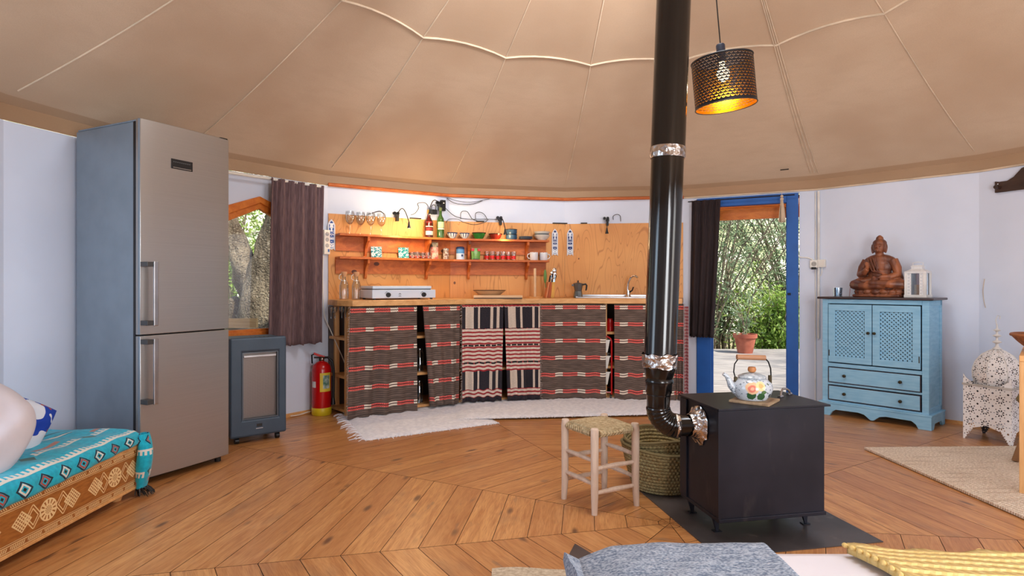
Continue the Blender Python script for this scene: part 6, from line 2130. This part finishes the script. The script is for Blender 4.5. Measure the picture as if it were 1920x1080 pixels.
# ---- pendant lamp
pl = thing('pendant_lamp', 'black perforated drum pendant lamp with a golden inside hanging right of the pipe', 'lamp', (1.064, 3.0, 2.095), 0, rot=(R(2), R(-6), 0))
rs_, hs_ = .148, .232
def drum(r): 
    b = MB(); b.grid(lambda u, v: (r * math.cos(u * 2 * PI), r * math.sin(u * 2 * PI), -hs_ / 2 + hs_ * v), 72, 2, 2 * PI * .150, hs_); return b
drum(rs_).build('shade', M['shade'], pl, smooth=True)
drum(rs_ - .0025).build('golden_lining', M['shade_in'], pl, smooth=True)
for z in (-hs_ / 2, hs_ / 2):
    b = MB(); b.tube([(rs_ * math.cos(R(a * 6)), rs_ * math.sin(R(a * 6)), z) for a in range(60)], .0028, 6, closed=True); b.build('hoop', M['black'], pl, smooth=True)
b = MB()
for q in range(3): b.cyl((0, 0, hs_ / 2 - .004), (rs_ * math.cos(R(q * 120)), rs_ * math.sin(R(q * 120)), hs_ / 2 - .004), .002, seg=6)
b.build('spider', M['blackm'], pl)
b = MB(); b.lathe([(0, -.01), (.021, -.01), (.022, .072), (.019, .078), (0, .079)], 20, T(0, 0, hs_ / 2)); b.build('socket', simple('lamp_navy', (34, 42, 60), .4), pl, smooth=True)
b = MB(); b.sph((0, 0, .045), (.032, .032, .036)); b.cyl((0, 0, .07), (0, 0, .12), .014, seg=12); b.build('bulb', emit('cold_bulb', (255, 240, 200), 3), pl, smooth=True)
b = MB(); b.tube([(0, 0, hs_ / 2 + .05), (.002, 0, hs_ / 2 + .5), (.012 + .06, -.02, 1.5)], .003, 6); b.build('cord', M['black'], pl, smooth=True)
l = light('pendant_light', 'POINT', (1.064, 3.0, 2.095), 3, (1, .85, .55), radius=.03)

# ================================================================== FOREGROUND
# ---- day bed at the left
bd = thing('day_bed', 'low day bed with a carved wooden front panel along the left wall', 'bed', (0, 0, 0))
bx0, by1 = -1.935, 3.085
BY0 = 1.86
b = MB(); b.grid(lambda u, v: (bx0 + .035 * (u - .0) * .0 + (-.0), BY0 + (by1 - BY0) * u, .052 + .195 * v), 60, 2, by1 - BY0, .2)
b.build('carved_panel', M['carved'], bd, solid=.018)
b = MB(); b.box(bx0 - .014, bx0 + .014, BY0, by1, .244, .262, bev=.003); b.box(bx0 - .014, bx0 + .013, BY0, by1, .040, .054, bev=.003); b.build('panel_moulding', M['pine'], bd)
b = MB(); b.box(-2.46, bx0 - .012, BY0 + .01, by1 - .012, .06, .235); b.build('base_box', M['orange'], bd)
for (xx, yy) in ((bx0 - .05, by1 - .09), (-2.40, by1 - .09), (bx0 - .05, BY0 + .08)):
    b = MB(); b.lathe([(0, 0), (.022, 0), (.030, .03), (.022, .06), (0, .062)], 14, T(xx, yy, 0)); b.build('foot', M['pine'], bd, smooth=True)
b = MB()
b.box(-2.46, bx0 - .02, BY0 + .02, by1 - .02, .236, .318, bev=.03); b.build('mattress', M['sheet'], bd)
# turquoise blanket: cross profile hanging over the front edge
prof = [(bx0 + .024, .243), (bx0 + .027, .266), (bx0 + .018, .298), (bx0 - .012, .325), (bx0 - .05, .336), (bx0 - .12, .338), (bx0 - .54, .338)]
cum = [0]
for i in range(1, len(prof)): cum.append(cum[-1] + math.hypot(prof[i][0] - prof[i - 1][0], prof[i][1] - prof[i - 1][1]))
def pf(t):
    d = t * cum[-1]
    for i in range(1, len(prof)):
        if d <= cum[i] + 1e-9:
            f = (d - cum[i - 1]) / (cum[i] - cum[i - 1]); return (prof[i - 1][0] * (1 - f) + prof[i][0] * f, prof[i - 1][1] * (1 - f) + prof[i][1] * f)
    return prof[-1]
def blk(u, v):
    x, z = pf(u); y = BY0 + (by1 + .02 - BY0) * v
    t = max(0, 1 - u * 5)
    # hem rises towards the far end
    rise = .030 * t * max(0, (v - .45)) * 1.8
    edge = max(0, (v - .975) / .025)
    zz = z + rise - .05 * edge ** 2 + .004 * math.sin(v * 37 + u * 9) * (1 - t) 
    return (x + .004 * math.sin(v * 50) * t, y, zz)
b = MB(); b.grid(blk, 60, 110, uvfn=lambda u, v: (u * cum[-1] * .95, v * (by1 - BY0)))
tq = tag(b.build('turquoise_blanket', M['turq'], smooth=True, solid=.006), 'turquoise patterned blanket with white comb stripes spread over the carved day bed', 'blanket')
b = MB()
def corner(u, v):
    a = u * 2 * PI; r = .030 + .016 * math.sin(v * 3.0) + .004 * math.sin(a * 3 + v * 5)
    z = .315 - .275 * v
    return (bx0 + .030 + r * .7 * math.cos(a) + .012 * math.sin(v * 4), by1 + .005 + r * math.sin(a) - .01 * v, z)
b.grid(corner, 24, 24, uvfn=lambda u, v: (.0 + v * .30, 2.2 + u * .26)); b.build('hanging_corner', M['turq'], tq, smooth=True)
b = MB(); rnd = random.Random(3)
for k in range(26):
    a = rnd.uniform(0, 2 * PI); p = Vector((bx0 + .025 + .02 * math.cos(a), by1 - .005 + .03 * math.sin(a), .042)); 
    q = p + Vector((rnd.uniform(-.01, .05), rnd.uniform(-.03, .03), -.034))
    b.tube([p, (p + q) / 2 + Vector((0, 0, .004)), q], [.004, .0035, .002], 5)
b.build('black_fringe', M['black'], tq, smooth=True)
# pillows
def pillow(name, label, c, size, rot, mat, seed=0, power=.5, rnd_=False):
    rnd = random.Random(seed)
    from mathutils import noise
    b = MB()
    def mk(sgn):
        def f(u, v):
            X, Y = u * 2 - 1, v * 2 - 1
            k = (max(0, 1 - X ** 2) * max(0, 1 - Y ** 2)) ** power if rnd_ else (max(0, 1 - X ** 4) * max(0, 1 - Y ** 4)) ** power
            pin = 1 - (.24 if rnd_ else .06) * (X * X * Y * Y)
            n = .03 * noise.noise(Vector((X * 2.5 + seed, Y * 2.5, sgn))) * k
            return (X * size[0] / 2 * pin, Y * size[1] / 2 * pin, sgn * size[2] / 2 * k + n * size[2] * 3)
        return f
    b.grid(mk(1), 30, 30); b.grid(mk(-1), 30, 30)
    bmesh.ops.remove_doubles(b.bm, verts=b.bm.verts[:], dist=.0015)
    o = b.build(name, mat, smooth=True); o.location = c; o.rotation_euler = rot
    return tag(o, label, 'pillow')
pillow('white_pillow', 'big plump white pillow on the turquoise blanket at the left edge', (-2.185, 2.37, .50), (.46, .46, .30), (R(60), R(38), R(46)), M['pillowc'], 2, .5, True)
pillow('patterned_cushion', 'blue, white and red patterned cushion behind the white pillow', (-2.275, 2.73, .435), (.26, .26, .11), (R(76), R(30), R(50)), M['bluepat'], 5)

# ---- bed in the foreground
BZ = .50; BY = (CAMH - BZ) * FPX / (1029 - HOR)
fb = thing('foreground_bed', 'low bed with white linen at the bottom right of the picture', 'bed', (0, 0, 0))
bxl = .155
b = MB(); b.box(bxl, 2.05, .30, BY, .30, BZ, bev=.035); b.build('mattress', M['sheet'], fb)
b = MB(); b.box(bxl + .02, 2.03, .32, BY - .03, .06, .30, bev=.01); b.build('bed_base', M['pine'], fb)
for xx, yy in ((bxl + .06, BY - .1), (1.95, BY - .1), (bxl + .06, .4), (1.95, .4)):
    b = MB(); b.box(xx, xx + .05, yy, yy + .05, 0, .06); b.build('foot', M['pine_z'], fb)
# grey wool throw folded over the left part of the bed
def lay(x0, x1f, zt, hang, mat, name, label, seed, W=.5, H=.5):
    pass
from mathutils import noise as mnoise
def grey(u, v):
    # u across (left to right), v from the foot edge towards the camera
    t = BZ + .016
    xl = bxl - .020; 
    y = BY + .006 - v * .50
    xr = (1436 - 960) / FPX * 1.29 + .0 + v * .015
    s = u * (xr - xl + .16)
    if s < .16: x = xl - .006; z = t - .16 + s; 
    else: x = xl + (s - .16); z = t
    k = min(1, max(0, (s - .10) / .10))
    rnd_ = .02 * (1 - min(1, max(0, (s - .16) / .08))) if s > .16 else 0
    z -= rnd_
    back = max(0, 1 - v * 12)
    z -= .014 * back * back
    z += .006 * mnoise.noise(Vector((x * 5, y * 5, 3))) * k + .004 * mnoise.noise(Vector((x * 14, y * 14, 7))) * k
    y -= .045 * max(0, 1 - (s - .16) / .25) ** 1.5 * (1 - v) if s > .0 else 0
    return (x + (.02 * mnoise.noise(Vector((z * 9, y * 9, 2))) if s < .16 else 0), y, z)
b = MB(); b.grid(grey, 80, 50, 1, .5)
gt = tag(b.build('grey_throw', M['greywool'], smooth=True, solid=.014), 'grey-blue wool throw folded over the left corner of the foreground bed', 'blanket')
b = MB(); rnd = random.Random(12)
for k in range(9):
    p = Vector((bxl - .02, BY - .03 - .012 * k, .42 - .01 * k)); q = p + Vector((-.035 + rnd.uniform(-.01, .01), rnd.uniform(-.01, .02), -.03))
    b.tube([p + Vector((.02, 0, .02)), p, q], [.006, .006, .003], 6)
b.build('tassels', simple('teal_wool', (92, 116, 116), .95), gt, smooth=True)
# yellow knitted throw
def yel(u, v):
    y0 = BY - .034 - .035 * min(1, u * 4) ** .7
    xl = .718 + .10 * v; x = xl + u * 1.15
    y = y0 - v * .42
    z = BZ + .014 + .006 * mnoise.noise(Vector((x * 9, y * 9, 1))) + .006 * math.sin(v * 9) * math.exp(-u * 6)
    if v < .02: y += .008 * math.sin(u * 60)
    return (x, y, z)
b = MB(); b.grid(yel, 110, 46, 1.15, .42)
yt = tag(b.build('yellow_throw', M['knit'], smooth=True, solid=.022), 'mustard yellow knitted throw on the white linen of the foreground bed', 'blanket')
b = MB(); rnd = random.Random(14)
for k in range(60):
    u = k / 60; p = Vector(yel(u, 0)); b.sph((p.x, p.y + rnd.uniform(-.004, .006), p.z + .006), (.007, .005, .004), seg=6)
for k in range(22):
    p = Vector(yel(0, k / 22)); b.sph((p.x - .004, p.y, p.z + .006), (.006, .008, .005), seg=6)
b.build('knotted_edge', M['knit'], yt, smooth=True)
# pale rug by the bed
b = MB(); b.grid(lambda u, v: (-.075 + .50 * u, 1.2 + 1.045 * v + .01 * math.sin(u * 9), .010), 20, 40, .5, 1.05)
o = tag(b.build('bedside_rug', simple('cream_rug', (216, 200, 174), .95, c2=(180, 160, 134), ns=60, bs=150, bst=.8), solid=.014), 'cream woven rug just peeping out left of the grey throw at the bottom edge', 'rug')
